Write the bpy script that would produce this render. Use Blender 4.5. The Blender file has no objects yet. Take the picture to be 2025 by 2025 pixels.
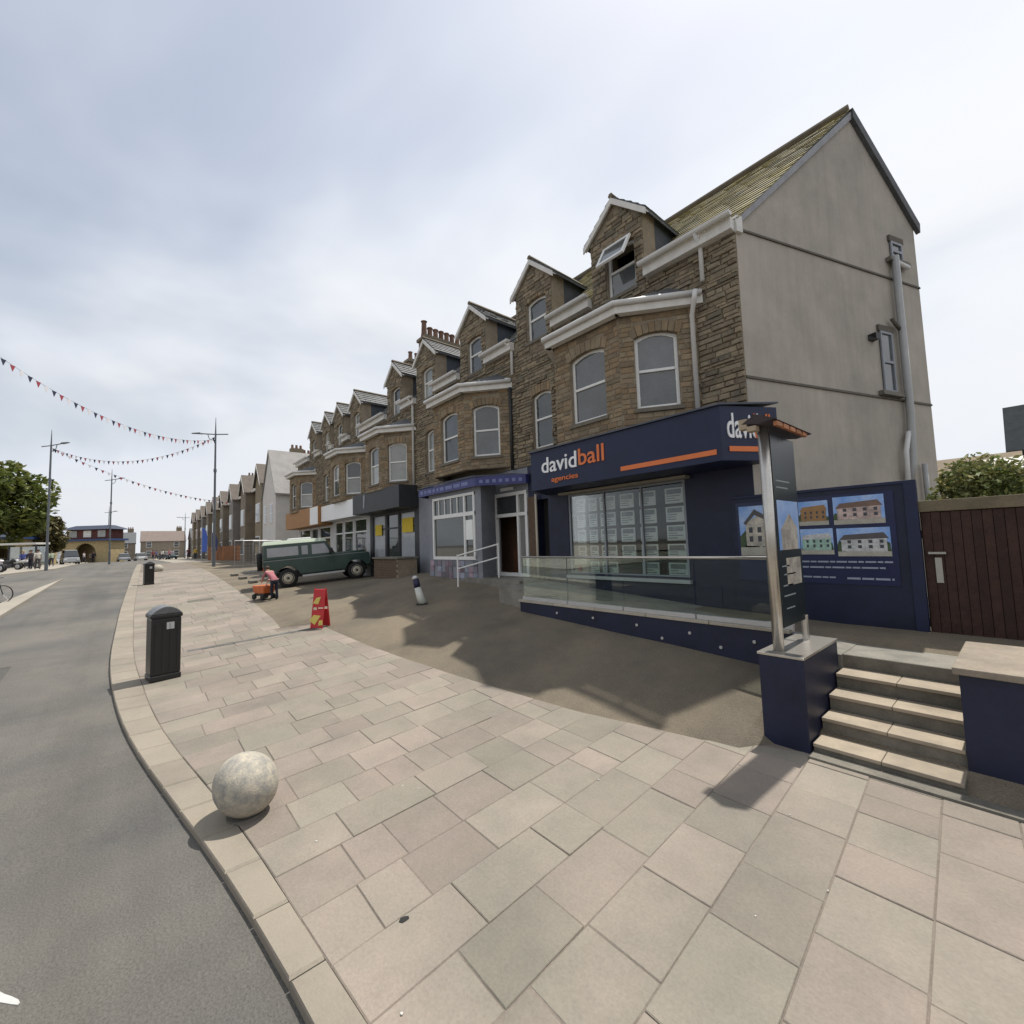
import bpy, bmesh, math, random
from mathutils import Vector, Matrix
R = math.radians
random.seed(7)
sc = bpy.context.scene
col = sc.collection

# ---------------------------------------------------------------- camera
# world: X along the terrace (towards the right), Y into the terrace, Z up
HC = 2.4
AZ, PITCH, ROLL = R(40.6), R(4.05), R(-1.9)
fh = Vector((-math.cos(AZ), math.sin(AZ), 0)); rh = Vector((math.sin(AZ), math.cos(AZ), 0)); up = Vector((0, 0, 1))
fwd = fh*math.cos(PITCH) + up*math.sin(PITCH)
u0 = -fh*math.sin(PITCH) + up*math.cos(PITCH)
cr = rh*math.cos(ROLL) + u0*math.sin(ROLL)
cu = -rh*math.sin(ROLL) + u0*math.cos(ROLL)
cd = bpy.data.cameras.new('camera'); cam = bpy.data.objects.new('camera', cd); col.objects.link(cam)
m = Matrix((cr, cu, -fwd)).transposed().to_4x4(); m.translation = Vector((0, 0, HC)); cam.matrix_world = m
cd.sensor_width = 36; cd.sensor_height = 36; cd.lens = 870/2025*36; cd.clip_start = .05; cd.clip_end = 2000
sc.camera = cam

# ---------------------------------------------------------------- sky, sun, exposure
SUN_EL, SUN_DIR = R(68), Vector((-.03, 1, 0)).normalized()
w = bpy.data.worlds.new('World'); sc.world = w; w.use_nodes = True
nt = w.node_tree; N = nt.nodes; L = nt.links
bg = N['Background']; bg.inputs['Strength'].default_value = .1
sky = N.new('ShaderNodeTexSky'); sky.sky_type = 'NISHITA'; sky.sun_disc = False
sky.sun_elevation = SUN_EL; sky.sun_rotation = math.atan2(SUN_DIR.x, SUN_DIR.y)
sky.air_density = 1.3; sky.dust_density = 2.5; sky.ozone_density = 1.0
tc = N.new('ShaderNodeTexCoord'); sep = N.new('ShaderNodeSeparateXYZ'); L.new(tc.outputs['Generated'], sep.inputs[0])
def wm(op, a, b=None, c=None):
    n = N.new('ShaderNodeMath'); n.operation = op
    for i, v in enumerate((a, b, c)):
        if v is None: continue
        if isinstance(v, (int, float)): n.inputs[i].default_value = v
        else: L.new(v, n.inputs[i])
    return n.outputs[0]
zz = wm('ADD', wm('MAXIMUM', sep.outputs['Z'], 0), .28)
cmb = N.new('ShaderNodeCombineXYZ'); L.new(wm('DIVIDE', sep.outputs['X'], zz), cmb.inputs[0]); L.new(wm('DIVIDE', sep.outputs['Y'], zz), cmb.inputs[1])
cmb.inputs[2].default_value = 0.5
def wnoise(scale, det, rough, dist=.4):
    n = N.new('ShaderNodeTexNoise'); n.inputs['Scale'].default_value = scale; n.inputs['Detail'].default_value = det
    n.inputs['Roughness'].default_value = rough; n.inputs['Distortion'].default_value = dist
    L.new(cmb.outputs[0], n.inputs['Vector']); return n.outputs['Fac']
def wramp(src, p0, p1, c0=(0, 0, 0, 1), c1=(1, 1, 1, 1)):
    r = N.new('ShaderNodeValToRGB'); r.color_ramp.interpolation = 'EASE'
    r.color_ramp.elements[0].position = p0; r.color_ramp.elements[1].position = p1
    r.color_ramp.elements[0].color = c0; r.color_ramp.elements[1].color = c1
    L.new(src, r.inputs[0]); return r.outputs[0]
cov = wramp(wnoise(.75, 5, .5, .4), .34, .62)
shade = wramp(wnoise(.7, 4, .5, .3), .3, .72, (7.9, 8.4, 9.3, 1), (8.75, 8.85, 9.0, 1))
hz = wramp(wm('MAXIMUM', sep.outputs['Z'], 0), .02, .45, (1, 1, 1, 1), (0, 0, 0, 1))
fac = wm('ADD', wm('MULTIPLY', cov, .62), wm('MULTIPLY', hz, .3)); fac = wm('MINIMUM', wm('ADD', fac, .42), 1)
mx = N.new('ShaderNodeMix'); mx.data_type = 'RGBA'; L.new(fac, mx.inputs[0]); L.new(sky.outputs[0], mx.inputs[6]); L.new(shade, mx.inputs[7])
# thin cloud glows more towards the sun
sv = SUN_DIR*math.cos(SUN_EL)+up*math.sin(SUN_EL); dp = N.new('ShaderNodeVectorMath'); dp.operation = 'DOT_PRODUCT'; L.new(tc.outputs['Generated'], dp.inputs[0]); dp.inputs[1].default_value = sv
mr = N.new('ShaderNodeMapRange'); mr.inputs['From Min'].default_value = -.1; mr.inputs['From Max'].default_value = 1; mr.inputs['To Min'].default_value = .82; mr.inputs['To Max'].default_value = 1.0; L.new(dp.outputs['Value'], mr.inputs['Value'])
sm_ = N.new('ShaderNodeVectorMath'); sm_.operation = 'SCALE'; L.new(mx.outputs[2], sm_.inputs[0]); L.new(mr.outputs[0], sm_.inputs['Scale'])
L.new(sm_.outputs[0], bg.inputs['Color'])
sl = bpy.data.lights.new('sun', 'SUN'); sl.energy = 4.3; sl.angle = R(.8); sl.color = (1, .955, .88)
so = bpy.data.objects.new('sun', sl); col.objects.link(so); so.location = (0, 30, 60)
sd = SUN_DIR*math.cos(SUN_EL) + up*math.sin(SUN_EL); so.rotation_euler = (-sd).to_track_quat('-Z', 'Y').to_euler()
sc.view_settings.view_transform = 'Standard'; sc.view_settings.look = 'None'; sc.view_settings.exposure = .18; sc.view_settings.gamma = 1
sc.view_settings.use_curve_mapping = False
sc.render.engine = 'CYCLES'; sc.cycles.use_denoising = True; sc.cycles.max_bounces = 8; sc.cycles.transparent_max_bounces = 8
sc.cycles.caustics_reflective = False; sc.cycles.caustics_refractive = False

# ---------------------------------------------------------------- materials
MATS = {}
def mat(name, c, rough=.8, var=.25, scale=6, bump=.15, c2=None, metal=0, rand=0, island=0, spec=.4, fine=40, streak=0, coat=0, hue=None, coord='Object', blotch=0, bs=.6, lane=0):
    """procedural surface: base colour broken by two noises, per-object / per-island variation, fine bump"""
    if name in MATS: return MATS[name]
    mt = bpy.data.materials.new(name); mt.use_nodes = True; t = mt.node_tree; n = t.nodes; l = t.links
    b = n['Principled BSDF']; b.inputs['Roughness'].default_value = rough; b.inputs['Metallic'].default_value = metal
    b.inputs['Specular IOR Level'].default_value = spec; b.inputs['Coat Weight'].default_value = coat; b.inputs['Coat Roughness'].default_value = .08
    tcn = n.new('ShaderNodeTexCoord')
    if coord == 'World':
        g = n.new('ShaderNodeNewGeometry'); vec = g.outputs['Position']
    else: vec = tcn.outputs['Object']
    def noise(s, d=4, r=.6, v=None):
        q = n.new('ShaderNodeTexNoise'); q.inputs['Scale'].default_value = s; q.inputs['Detail'].default_value = d; q.inputs['Roughness'].default_value = r
        l.new(v if v is not None else vec, q.inputs['Vector']); return q.outputs['Fac']
    def rmp(src, a, b_):
        q = n.new('ShaderNodeMapRange'); q.inputs['From Min'].default_value = a; q.inputs['From Max'].default_value = b_; l.new(src, q.inputs['Value']); return q.outputs[0]
    def mix(f, A, B, mode='MIX'):
        q = n.new('ShaderNodeMix'); q.data_type = 'RGBA'; q.blend_type = mode
        if isinstance(f, (int, float)): q.inputs[0].default_value = f
        else: l.new(f, q.inputs[0])
        for i, v in ((6, A), (7, B)):
            if isinstance(v, tuple): q.inputs[i].default_value = (*v[:3], 1)
            else: l.new(v, q.inputs[i])
        return q.outputs[2]
    n1 = noise(scale); c2 = c2 or tuple(x*(1-var) for x in c)
    out = mix(rmp(n1, .35, .65), c, c2)
    if rand or island:
        if island: src = n.new('ShaderNodeNewGeometry').outputs['Random Per Island']
        else: src = n.new('ShaderNodeObjectInfo').outputs['Random']
        k = rand or island
        wn = n.new('ShaderNodeTexWhiteNoise'); wn.noise_dimensions = '1D'; l.new(src, wn.inputs['W'])
        out = mix(1.0, out, mix(src, (1-k,)*3, (1+k*.7,)*3), 'MULTIPLY')
        if hue: out = mix(rmp(wn.outputs['Value'], .35, .75), out, mix(1.0, out, hue, 'MULTIPLY'))
    if streak:
        mp = n.new('ShaderNodeMapping'); mp.inputs['Scale'].default_value = (2.5, 2.5, .18); l.new(vec, mp.inputs['Vector'])
        out = mix(rmp(noise(2.2, 5, .65, mp.outputs[0]), .42, .72), out, mix(1.0, out, (1-streak,)*3, 'MULTIPLY'))
    if blotch:
        out = mix(rmp(noise(bs, 6, .68), .45, .7), out, mix(1.0, out, (1-blotch, 1-blotch*.95, 1-blotch*.9), 'MULTIPLY'))
        out = mix(rmp(noise(bs*3.7, 4, .6), .55, .75), out, mix(1.0, out, (1+blotch*.35, 1+blotch*.3, 1+blotch*.2), 'MULTIPLY'))
    if lane:
        mp = n.new('ShaderNodeMapping'); mp.inputs['Scale'].default_value = (.05, 1.1, 1); l.new(vec, mp.inputs['Vector'])
        out = mix(rmp(noise(1.0, 5, .6, mp.outputs[0]), .42, .66), out, mix(1.0, out, (1-lane,)*3, 'MULTIPLY'))
    nf = noise(fine, 3, .7)
    out = mix(1.0, out, mix(rmp(nf, .3, .7), (1-var*.6,)*3, (1+var*.4,)*3), 'MULTIPLY')
    l.new(out, b.inputs['Base Color'])
    if bump:
        bp = n.new('ShaderNodeBump'); bp.inputs['Strength'].default_value = bump; bp.inputs['Distance'].default_value = .02; l.new(nf, bp.inputs['Height']); l.new(bp.outputs[0], b.inputs['Normal'])
    MATS[name] = mt; return mt
def glass(name, tint=(.8, .86, .86), refl=1.0, gain=1.0, rough=.02):
    """clear pane: fresnel mix of see-through and mirror"""
    if name in MATS: return MATS[name]
    mt = bpy.data.materials.new(name); mt.use_nodes = True; t = mt.node_tree; n = t.nodes; l = t.links; n.clear()
    o = n.new('ShaderNodeOutputMaterial'); ms = n.new('ShaderNodeMixShader'); tr = n.new('ShaderNodeBsdfTransparent'); gl = n.new('ShaderNodeBsdfGlossy')
    fr = n.new('ShaderNodeFresnel'); fr.inputs['IOR'].default_value = 1.55; tr.inputs[0].default_value = (*tint, 1); gl.inputs['Roughness'].default_value = rough; gl.inputs[0].default_value = (refl,)*3+(1,)
    mm = n.new('ShaderNodeMath'); mm.operation = 'MULTIPLY_ADD'; mm.inputs[1].default_value = gain; mm.inputs[2].default_value = 0
    l.new(fr.outputs[0], mm.inputs[0]); l.new(mm.outputs[0], ms.inputs[0]); l.new(tr.outputs[0], ms.inputs[1]); l.new(gl.outputs[0], ms.inputs[2]); l.new(ms.outputs[0], o.inputs[0])
    MATS[name] = mt; return mt

asphalt = mat('asphalt', (.165, .152, .13), .85, .5, .45, .8, c2=(.112, .108, .10), fine=60, coord='World', blotch=.22, bs=.35, lane=.2)
tarmac = mat('forecourt tarmac', (.21, .172, .12), .9, .45, .7, .8, c2=(.148, .126, .095), fine=60, coord='World', blotch=.25, bs=.5)
slab_m = mat('sandstone slab', (.272, .226, .189), .85, .18, 1.1, .3, c2=(.222, .195, .16), rand=.13, hue=(.955, 1.0, .975), fine=45, coord='World', blotch=.2, bs=.9)
slab_s = mat('sandstone slab far', (.272, .226, .189), .85, .18, 1.1, .2, c2=(.222, .195, .16), island=.13, hue=(.955, 1.0, .975), fine=45, coord='World', blotch=.2, bs=.9)
joint_m = mat('paving joint', (.215, .182, .15), .95, .3, 3, .3, coord='World')
kerb_m = mat('granite kerb', (.275, .24, .19), .8, .14, 1.5, .2, rand=.08, fine=60, coord='World', blotch=.18, bs=.8)
pave_l = mat('pale paving', (.33, .30, .25), .9, .2, .5, .2, fine=8, coord='World')
granite = mat('granite', (.46, .41, .325), .75, .3, 14, .25, c2=(.27, .26, .235), fine=70)
rubble = mat('rubble stone', (.275, .218, .145), .9, .3, 6, .6, c2=(.185, .152, .11), rand=.34, hue=(.9, .95, 1.0), fine=30, coord='World')
rubble_s = mat('rubble stone far', (.275, .218, .145), .9, .3, 6, .6, c2=(.185, .152, .11), island=.34, hue=(.9, .95, 1.0), fine=30, coord='World')
dressed = mat('dressed stone', (.275, .22, .145), .9, .25, 5, .4, c2=(.205, .165, .115), rand=.28, hue=(1.04, .93, .84), fine=35, coord='World')
dressed_s = mat('dressed stone far', (.275, .22, .145), .9, .25, 5, .4, c2=(.205, .165, .115), island=.28, hue=(1.04, .93, .84), fine=35, coord='World')
mortar = mat('mortar', (.30, .25, .185), .95, .25, 4, .3, coord='World')
render_m = mat('cement render', (.45, .405, .345), .92, .1, 1.1, .3, c2=(.385, .348, .30), streak=.1, fine=50, coord='World', blotch=.2, bs=.45)
band_m = mat('band course', (.13, .115, .095), .9, .2, 5, .1)
slate = mat('slate', (.105, .11, .115), .6, .3, 3, .2, island=.25, fine=20, coord='World')
lichen = mat('lichened slate', (.16, .145, .085), .75, .3, 2.0, .3, c2=(.30, .25, .085), island=.25, fine=14, coord='World')
cheek = mat('slate hung cheek', (.075, .085, .1), .6, .25, 6, .2, fine=15)
upvc = mat('white upvc', (.74, .74, .72), .4, .06, 4, .02)
wtrim = mat('painted timber trim', (.70, .68, .64), .6, .1, 5, .05, streak=.1)
pane_m = mat('window glass', (.105, .115, .12), .04, .35, 1.6, 0, spec=.9, rand=.5)
pane_l = mat('blind behind glass', (.33, .34, .32), .08, .25, 1.5, 0, spec=.8, rand=.3)
navy = mat('navy paint', (.012, .017, .046), .5, .2, 2.5, .05, fine=25, blotch=.4, bs=2.2)
navy_d = mat('navy panel', (.012, .018, .056), .5, .2, 2.5, .03)
orange = mat('orange vinyl', (.72, .19, .055), .5, .06, 4, 0)
whitev = mat('white vinyl', (.82, .82, .82), .45, .04, 4, 0)
blue2 = mat('blue sign board', (.045, .05, .19), .4, .2, 2.5, .03)
blue2l = mat('pale blue lettering', (.17, .19, .38), .5, .1, 5, 0)
steel = mat('brushed steel', (.56, .53, .48), .32, .1, 8, .03, metal=.85)
silver = mat('silver paint', (.5, .5, .5), .35, .08, 4, 0, metal=.4)
greyp = mat('grey paint', (.28, .3, .33), .5, .12, 4, .05)
dkgrey = mat('charcoal paint', (.035, .038, .042), .5, .2, 3, .05)
black = mat('black plastic', (.016, .016, .015), .45, .2, 6, .05, coat=.1)
rubber = mat('rubber', (.02, .02, .02), .8, .2, 8, .1)
lidm = mat('bin lid', (.14, .145, .15), .4, .2, 6, .05)
dark_in = mat('dark interior', (.02, .019, .018), .9, .2, 3, 0)
inter = mat('shop interior', (.05, .055, .05), .9, .25, 2, 0)
wood_d = mat('dark timber', (.055, .025, .018), .75, .35, 5, .25, rand=.25, fine=25)
wood_p = mat('pale timber', (.42, .34, .24), .8, .2, 4, .15, fine=25)
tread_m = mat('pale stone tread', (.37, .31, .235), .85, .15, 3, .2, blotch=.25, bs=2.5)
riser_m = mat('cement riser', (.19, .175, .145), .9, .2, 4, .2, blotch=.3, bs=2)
conc = mat('walkway concrete', (.25, .235, .20), .9, .2, 2, .2, blotch=.3, bs=1)
brickm = mat('brown brick', (.14, .095, .065), .9, .25, 5, .3, island=.3)
terra = mat('terracotta', (.20, .115, .08), .85, .2, 6, .1, rand=.2)
pipe_w = mat('white downpipe', (.64, .63, .61), .45, .08, 5, 0)
pipe_g = mat('grey soil pipe', (.38, .38, .37), .5, .1, 5, 0)
paper = mat('leaflet paper', (.85, .87, .84), .8, .05, 3, 0)
paper_ink = mat('leaflet print', (.22, .25, .28), .8, .3, 20, 0)
yellow = mat('yellow card', (.68, .50, .035), .7, .1, 3, 0)
red = mat('red plastic', (.50, .025, .03), .45, .15, 4, 0)
lr_green = mat('dark green car paint', (.028, .062, .05), .35, .15, 3, 0, coat=.5)
lr_roof = mat('pale green car roof', (.42, .48, .38), .4, .1, 3, 0, coat=.3)
wheel_c = mat('cream wheel', (.5, .46, .37), .5, .15, 6, 0)
carglass = mat('car glass', (.03, .035, .04), .04, .1, 2, 0, spec=.9)
lamp_grey = mat('lamp column paint', (.12, .135, .15), .5, .15, 3, .05)
leaf_g = mat('leaves', (.135, .175, .045), .6, .3, 3, 0, c2=(.09, .125, .032), island=.5, hue=(1.3, 1.05, .8))
leaf_y = mat('pale shrub leaves', (.26, .27, .12), .65, .3, 3, 0, c2=(.12, .17, .05), island=.5, hue=(1.25, 1.05, .9))
for lm_ in (leaf_g, leaf_y):
    t_ = lm_.node_tree; b_ = t_.nodes['Principled BSDF']; ms_ = t_.nodes.new('ShaderNodeMixShader'); tl_ = t_.nodes.new('ShaderNodeBsdfTranslucent'); ms_.inputs[0].default_value = .35
    src = b_.inputs['Base Color'].links[0].from_socket; t_.links.new(src, tl_.inputs[0]); t_.links.new(b_.outputs[0], ms_.inputs[1]); t_.links.new(tl_.outputs[0], ms_.inputs[2]); t_.links.new(ms_.outputs[0], t_.nodes['Material Output'].inputs[0])
bark = mat('bark', (.09, .07, .05), .9, .3, 8, .4)
skin = mat('skin', (.45, .28, .2), .6, .1, 5, 0)
glass_c = glass('balustrade glass', (.86, .92, .90), gain=.42)
glass_s = glass('shop glass', (.88, .91, .90), gain=.7)

# ---------------------------------------------------------------- mesh helpers
class MB:
    def __init__(s): s.v = []; s.f = []; s.mi = []
    def add(s, vs, fs, mi=0):
        o = len(s.v); s.v += [tuple(v) for v in vs]; s.f += [tuple(i+o for i in f) for f in fs]; s.mi += [mi]*len(fs); return s
    def box(s, x0, x1, y0, y1, z0, z1, mi=0):
        return s.add([(x0,y0,z0),(x1,y0,z0),(x1,y1,z0),(x0,y1,z0),(x0,y0,z1),(x1,y0,z1),(x1,y1,z1),(x0,y1,z1)],
                     [(3,2,1,0),(4,5,6,7),(0,1,5,4),(1,2,6,5),(2,3,7,6),(3,0,4,7)], mi)
    def hexa(s, p, mi=0):   # 8 points: bottom loop then top loop
        return s.add(p, [(3,2,1,0),(4,5,6,7),(0,1,5,4),(1,2,6,5),(2,3,7,6),(3,0,4,7)], mi)
    def prism(s, poly, d, mi=0):   # closed polygon (3D points) extruded by vector d
        n = len(poly); d = Vector(d); a = [Vector(p) for p in poly]
        return s.add(a+[p+d for p in a], [tuple(range(n))[::-1], tuple(range(n, 2*n))]+[(i, (i+1) % n, n+(i+1) % n, n+i) for i in range(n)], mi)
    def tube(s, path, r, n=8, mi=0, caps=True):
        path = [Vector(p) for p in path]; rings = []; d_ = (path[-1]-path[0]); flat_ = abs(d_.z) < .8*d_.length and not (d_.length < 1e-4)
        for i, p in enumerate(path):
            t = (path[min(i+1, len(path)-1)]-path[max(i-1, 0)]).normalized()
            a = t.cross(Vector((0, 0, 1)) if flat_ else Vector((1, .2, 0))).normalized(); b = t.cross(a).normalized()
            rr = r[i] if isinstance(r, (list, tuple)) else r
            rings.append([p+a*rr*math.cos(2*math.pi*k/n)+b*rr*math.sin(2*math.pi*k/n) for k in range(n)])
        vs = [v for rg in rings for v in rg]; fs = []
        for i in range(len(path)-1):
            for k in range(n): fs.append((i*n+k, i*n+(k+1) % n, (i+1)*n+(k+1) % n, (i+1)*n+k))
        if caps: fs += [tuple(range(n))[::-1], tuple(range((len(path)-1)*n, len(path)*n))]
        return s.add(vs, fs, mi)
    def lathe(s, prof, n=24, mi=0, c=(0, 0, 0)):   # profile (r, z)
        vs = []; fs = []
        for r, z in prof:
            for k in range(n): vs.append((c[0]+r*math.cos(2*math.pi*k/n), c[1]+r*math.sin(2*math.pi*k/n), c[2]+z))
        for i in range(len(prof)-1):
            for k in range(n): fs.append((i*n+k, i*n+(k+1) % n, (i+1)*n+(k+1) % n, (i+1)*n+k))
        fs += [tuple(range(n))[::-1], tuple(range((len(prof)-1)*n, len(prof)*n))]
        return s.add(vs, fs, mi)
    def mesh(s, name, mats, smooth=False, fix=True):
        me = bpy.data.meshes.new(name); me.from_pydata(s.v, [], s.f)
        for mt in (mats if isinstance(mats, (list, tuple)) else [mats]): me.materials.append(mt)
        if any(s.mi): me.polygons.foreach_set('material_index', s.mi)
        if fix:
            b = bmesh.new(); b.from_mesh(me); bmesh.ops.recalc_face_normals(b, faces=b.faces); b.to_mesh(me); b.free()
        if smooth: me.polygons.foreach_set('use_smooth', [True]*len(me.polygons))
        return me
    def build(s, name, mats, parent=None, smooth=False, bevel=0, fix=True):
        return link(name, s.mesh(name, mats, smooth, fix), parent, bevel)
def link(name, me, parent=None, bevel=0):
    o = bpy.data.objects.new(name, me); col.objects.link(o)
    if parent is not None: o.parent = parent; o.matrix_parent_inverse = Matrix.Identity(4)
    if bevel:
        b = o.modifiers.new('bevel', 'BEVEL'); b.width = bevel; b.segments = 2; b.limit_method = 'ANGLE'
    return o
def tag(o, label=None, cat=None, group=None, kind=None):
    if label: o['label'] = label
    if cat: o['category'] = cat
    if group: o['group'] = group
    if kind: o['kind'] = kind
    return o
def empty(name, loc=(0, 0, 0), rz=0):
    o = bpy.data.objects.new(name, None); col.objects.link(o); o.location = loc; o.rotation_euler = (0, 0, rz); o.empty_display_size = .2; return o
def copy_tree(o, parent=None):
    c = o.copy(); col.objects.link(c); c.parent = parent
    for ch in list(o.children): copy_tree(ch, c)
    return c
def text_mesh(name, body, size, mats, parent, M4, sx=1, ext=.01, space=1, width=None):
    cu_ = bpy.data.curves.new(name, 'FONT'); cu_.body = body; cu_.size = size; cu_.extrude = ext; cu_.space_character = space; cu_.resolution_u = 4; cu_.offset = size*.008
    t = bpy.data.objects.new('tmp', cu_); col.objects.link(t); dg = bpy.context.evaluated_depsgraph_get()
    me = bpy.data.meshes.new_from_object(t.evaluated_get(dg)); col.objects.unlink(t); bpy.data.objects.remove(t)
    x_ = [v.co.x for v in me.vertices]; me.transform(Matrix.Translation((-min(x_), 0, 0)))
    if width: sx = width/(max(x_)-min(x_))
    me.materials.clear(); me.materials.append(mats); me.transform(M4 @ Matrix.Diagonal((sx, 1, 1, 1)))
    return link(name, me, parent)

# ---------------------------------------------------------------- ground heights
def interp(x, pts):
    if x <= pts[0][0]: return pts[0][1]
    for (a, b), (c, d) in zip(pts, pts[1:]):
        if x <= c: return b+(d-b)*(x-a)/(c-a)
    return pts[-1][1]
AX = [(-80,1.42),(-55,1.38),(-40,1.16),(-30,.84),(-20,.48),(-12,.2),(-8,.06),(-5,0.),(5,0)]
GX = [(-40,.02),(-30,.05),(-20,.065),(-14,.06),(-10,.04),(-5,.015),(-2,0),(5,0)]
TX = [(-40,1.3),(-26,1.15),(-22,1.0),(-19,1.0),(-17,1.2),(-14,1.4),(-10,1.33),(-8,1.12),(-5,1.0),(-2,.9),(5,.9)]
BX = [(-60,3.9),(-36,3.75),(-19,3.24),(-14,3.0),(-12.6,2.88),(-12.5,3.72),(-11.3,3.76),(-9.3,3.88),(-6.4,4.23),(-4.1,4.6),(-2.8,4.96),(-2.2,5.1),(-2.12,5.54),(3,5.56)]
def paveZ(X, Y): return interp(X, AX)+interp(X, GX)*max(0, min(Y, 6)-.3)
def G(X, Y):
    Yb = interp(X, BX)
    if Y <= Yb: return paveZ(X, Y)
    z0 = paveZ(X, Yb); T = interp(X, TX); return z0+(max(T, z0)-z0)*min(1, (Y-Yb)/(8-Yb))
def frange(a, b, n): return [a+(b-a)*i/n for i in range(n+1)]
def sheet(name, xs, yfun, dz, m_, kind='structure', zf=G, thick=0):
    mb = MB(); rows = []
    for X in xs:
        ys = yfun(X); rows.append([(X, Y, zf(X, Y)+dz) for Y in ys])
    n = len(rows[0]); vs = [p for r_ in rows for p in r_]
    fs = [(i*n+j, i*n+j+1, (i+1)*n+j+1, (i+1)*n+j) for i in range(len(rows)-1) for j in range(n-1)]
    mb.add(vs, fs); o = mb.build(name, m_); tag(o, kind=kind); return o
xs_road = [120]+frange(60, 4, 6)+frange(3, -60, 126)+frange(-65, -300, 24)+[-450, -700]
ysr = [-500, -300, -80, -40]+frange(-25, 12, 74)+[16, 25, 40, 80, 300, 500]
sheet('road', xs_road, lambda X: ysr, 0, asphalt)
xs_fc = frange(2.5, -60, 250)
sheet('forecourt', xs_fc, lambda X: [interp(X, BX)+(9.3-interp(X, BX))*i/16 for i in range(17)], .055, tarmac)
# kerb line (road edge) and back edge of the kerb
KX = [(-70,.3),(-40,-.1),(-20,-.36),(-13,-.37),(-10.7,-.3),(-7.6,-.05),(-5.4,.33),(-3.3,.67),(-2.4,.74),(0,.86),(3,.95)]
def kerbY(X): return sum(interp(X+k*.45, KX) for k in range(-3, 4))/7
def kbackY(X): return kerbY(X)+interp(X, [(-20,.36),(-10,.38),(-5,.28),(-3,.19),(3,.19)])
sheet('paving_bed', frange(3, -60, 200), lambda X: [kbackY(X)+(interp(X, BX)-kbackY(X))*i/10 for i in range(11)], .056, joint_m)

def slab(name, pts, zt, m_, parent, zbase=.05, ch=.005):
    """one paving stone from four plan points: side walls, chamfer and top"""
    c = Vector((sum(p[0] for p in pts)/4, sum(p[1] for p in pts)/4)); n = 4
    o_ = [Vector(p) for p in pts]; i_ = [p+(c-p).normalized()*ch*1.4 for p in o_]
    vs = [(p.x, p.y, zt(p)-zbase) for p in o_]+[(p.x, p.y, zt(p)-ch) for p in o_]+[(p.x, p.y, zt(p)) for p in i_]
    fs = [(8, 9, 10, 11)]
    for k in range(4):
        q = (k+1) % 4; fs += [(k, q, 4+q, 4+k), (4+k, 4+q, 8+q, 8+k)]
    return vs, fs
paving = tag(empty('pavement'), kind='structure')
rng = random.Random(3)
slabs = []; x = 1.9
while x > -40:
    wd = rng.choice((.44, .47, .47, .5)); 
    if x < -17: wd *= 1.6
    xa, xb = x, x-wd; xm = (xa+xb)/2
    sl_ = .07   # rows run nearly square to the kerb
    ya, yb = kbackY(xm)+.01, interp(xm, BX)-.01; y = ya
    while y < yb-.05:
        ln = rng.choice((.35, .45, .52, .6, .66, .8))*(1.6 if x < -17 else 1)
        y2 = min(y+ln, yb)
        if yb-y2 < .18: y2 = yb
        g_ = .0035
        def sk(X, Y): return (X-sl_*(Y-2), Y)
        f0 = y <= ya+1e-6; f1 = y2 >= yb-1e-6
        p = [sk(xa-g_, y+g_), sk(xb+g_, y+g_), sk(xb+g_, y2-g_), sk(xa-g_, y2-g_)]
        if f0: p[0] = (p[0][0], kbackY(p[0][0])+g_); p[1] = (p[1][0], kbackY(p[1][0])+g_)
        if f1: p[2] = (p[2][0], interp(p[2][0], BX)-g_); p[3] = (p[3][0], interp(p[3][0], BX)-g_)
        slabs.append(p); y = y2
    x = xb
pav = MB(); npart = 0
for p in slabs:
    dz = rng.uniform(-.004, .004); tx, ty = rng.uniform(-.006, .006), rng.uniform(-.006, .006)
    c = (sum(q[0] for q in p)/4, sum(q[1] for q in p)/4)
    zt = lambda q: G(q[0], min(q[1], interp(q[0], BX)))+.062+dz+tx*(q[0]-c[0])+ty*(q[1]-c[1])
    vs, fs = slab('paving_slab', p, zt, slab_m, paving)
    if npart < 300 and c[0] < 1.6:
        MB().add(vs, fs).build('paving_slab', slab_m, paving); npart += 1
    else: pav.add(vs, fs)
tag(pav.build('paving_slabs_beyond', slab_s, paving), kind='stuff')
# kerb stones
kerb = tag(empty('kerb', (0, 0, 0)), kind='structure')
x = 2.6; far_k = MB()
while x > -62:
    ln = .6 if x > -16 else 1.2
    vs, fs = slab('k', [(x-.004, kerbY(x)), (x-ln+.004, kerbY(x-ln)), (x-ln+.004, kbackY(x-ln)), (x-.004, kbackY(x))], lambda q: G(q[0], .3)+.066, kerb_m, kerb, .12, .014)
    MB().add(vs, fs).build('kerb_stone', kerb_m, kerb); x -= ln
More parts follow.
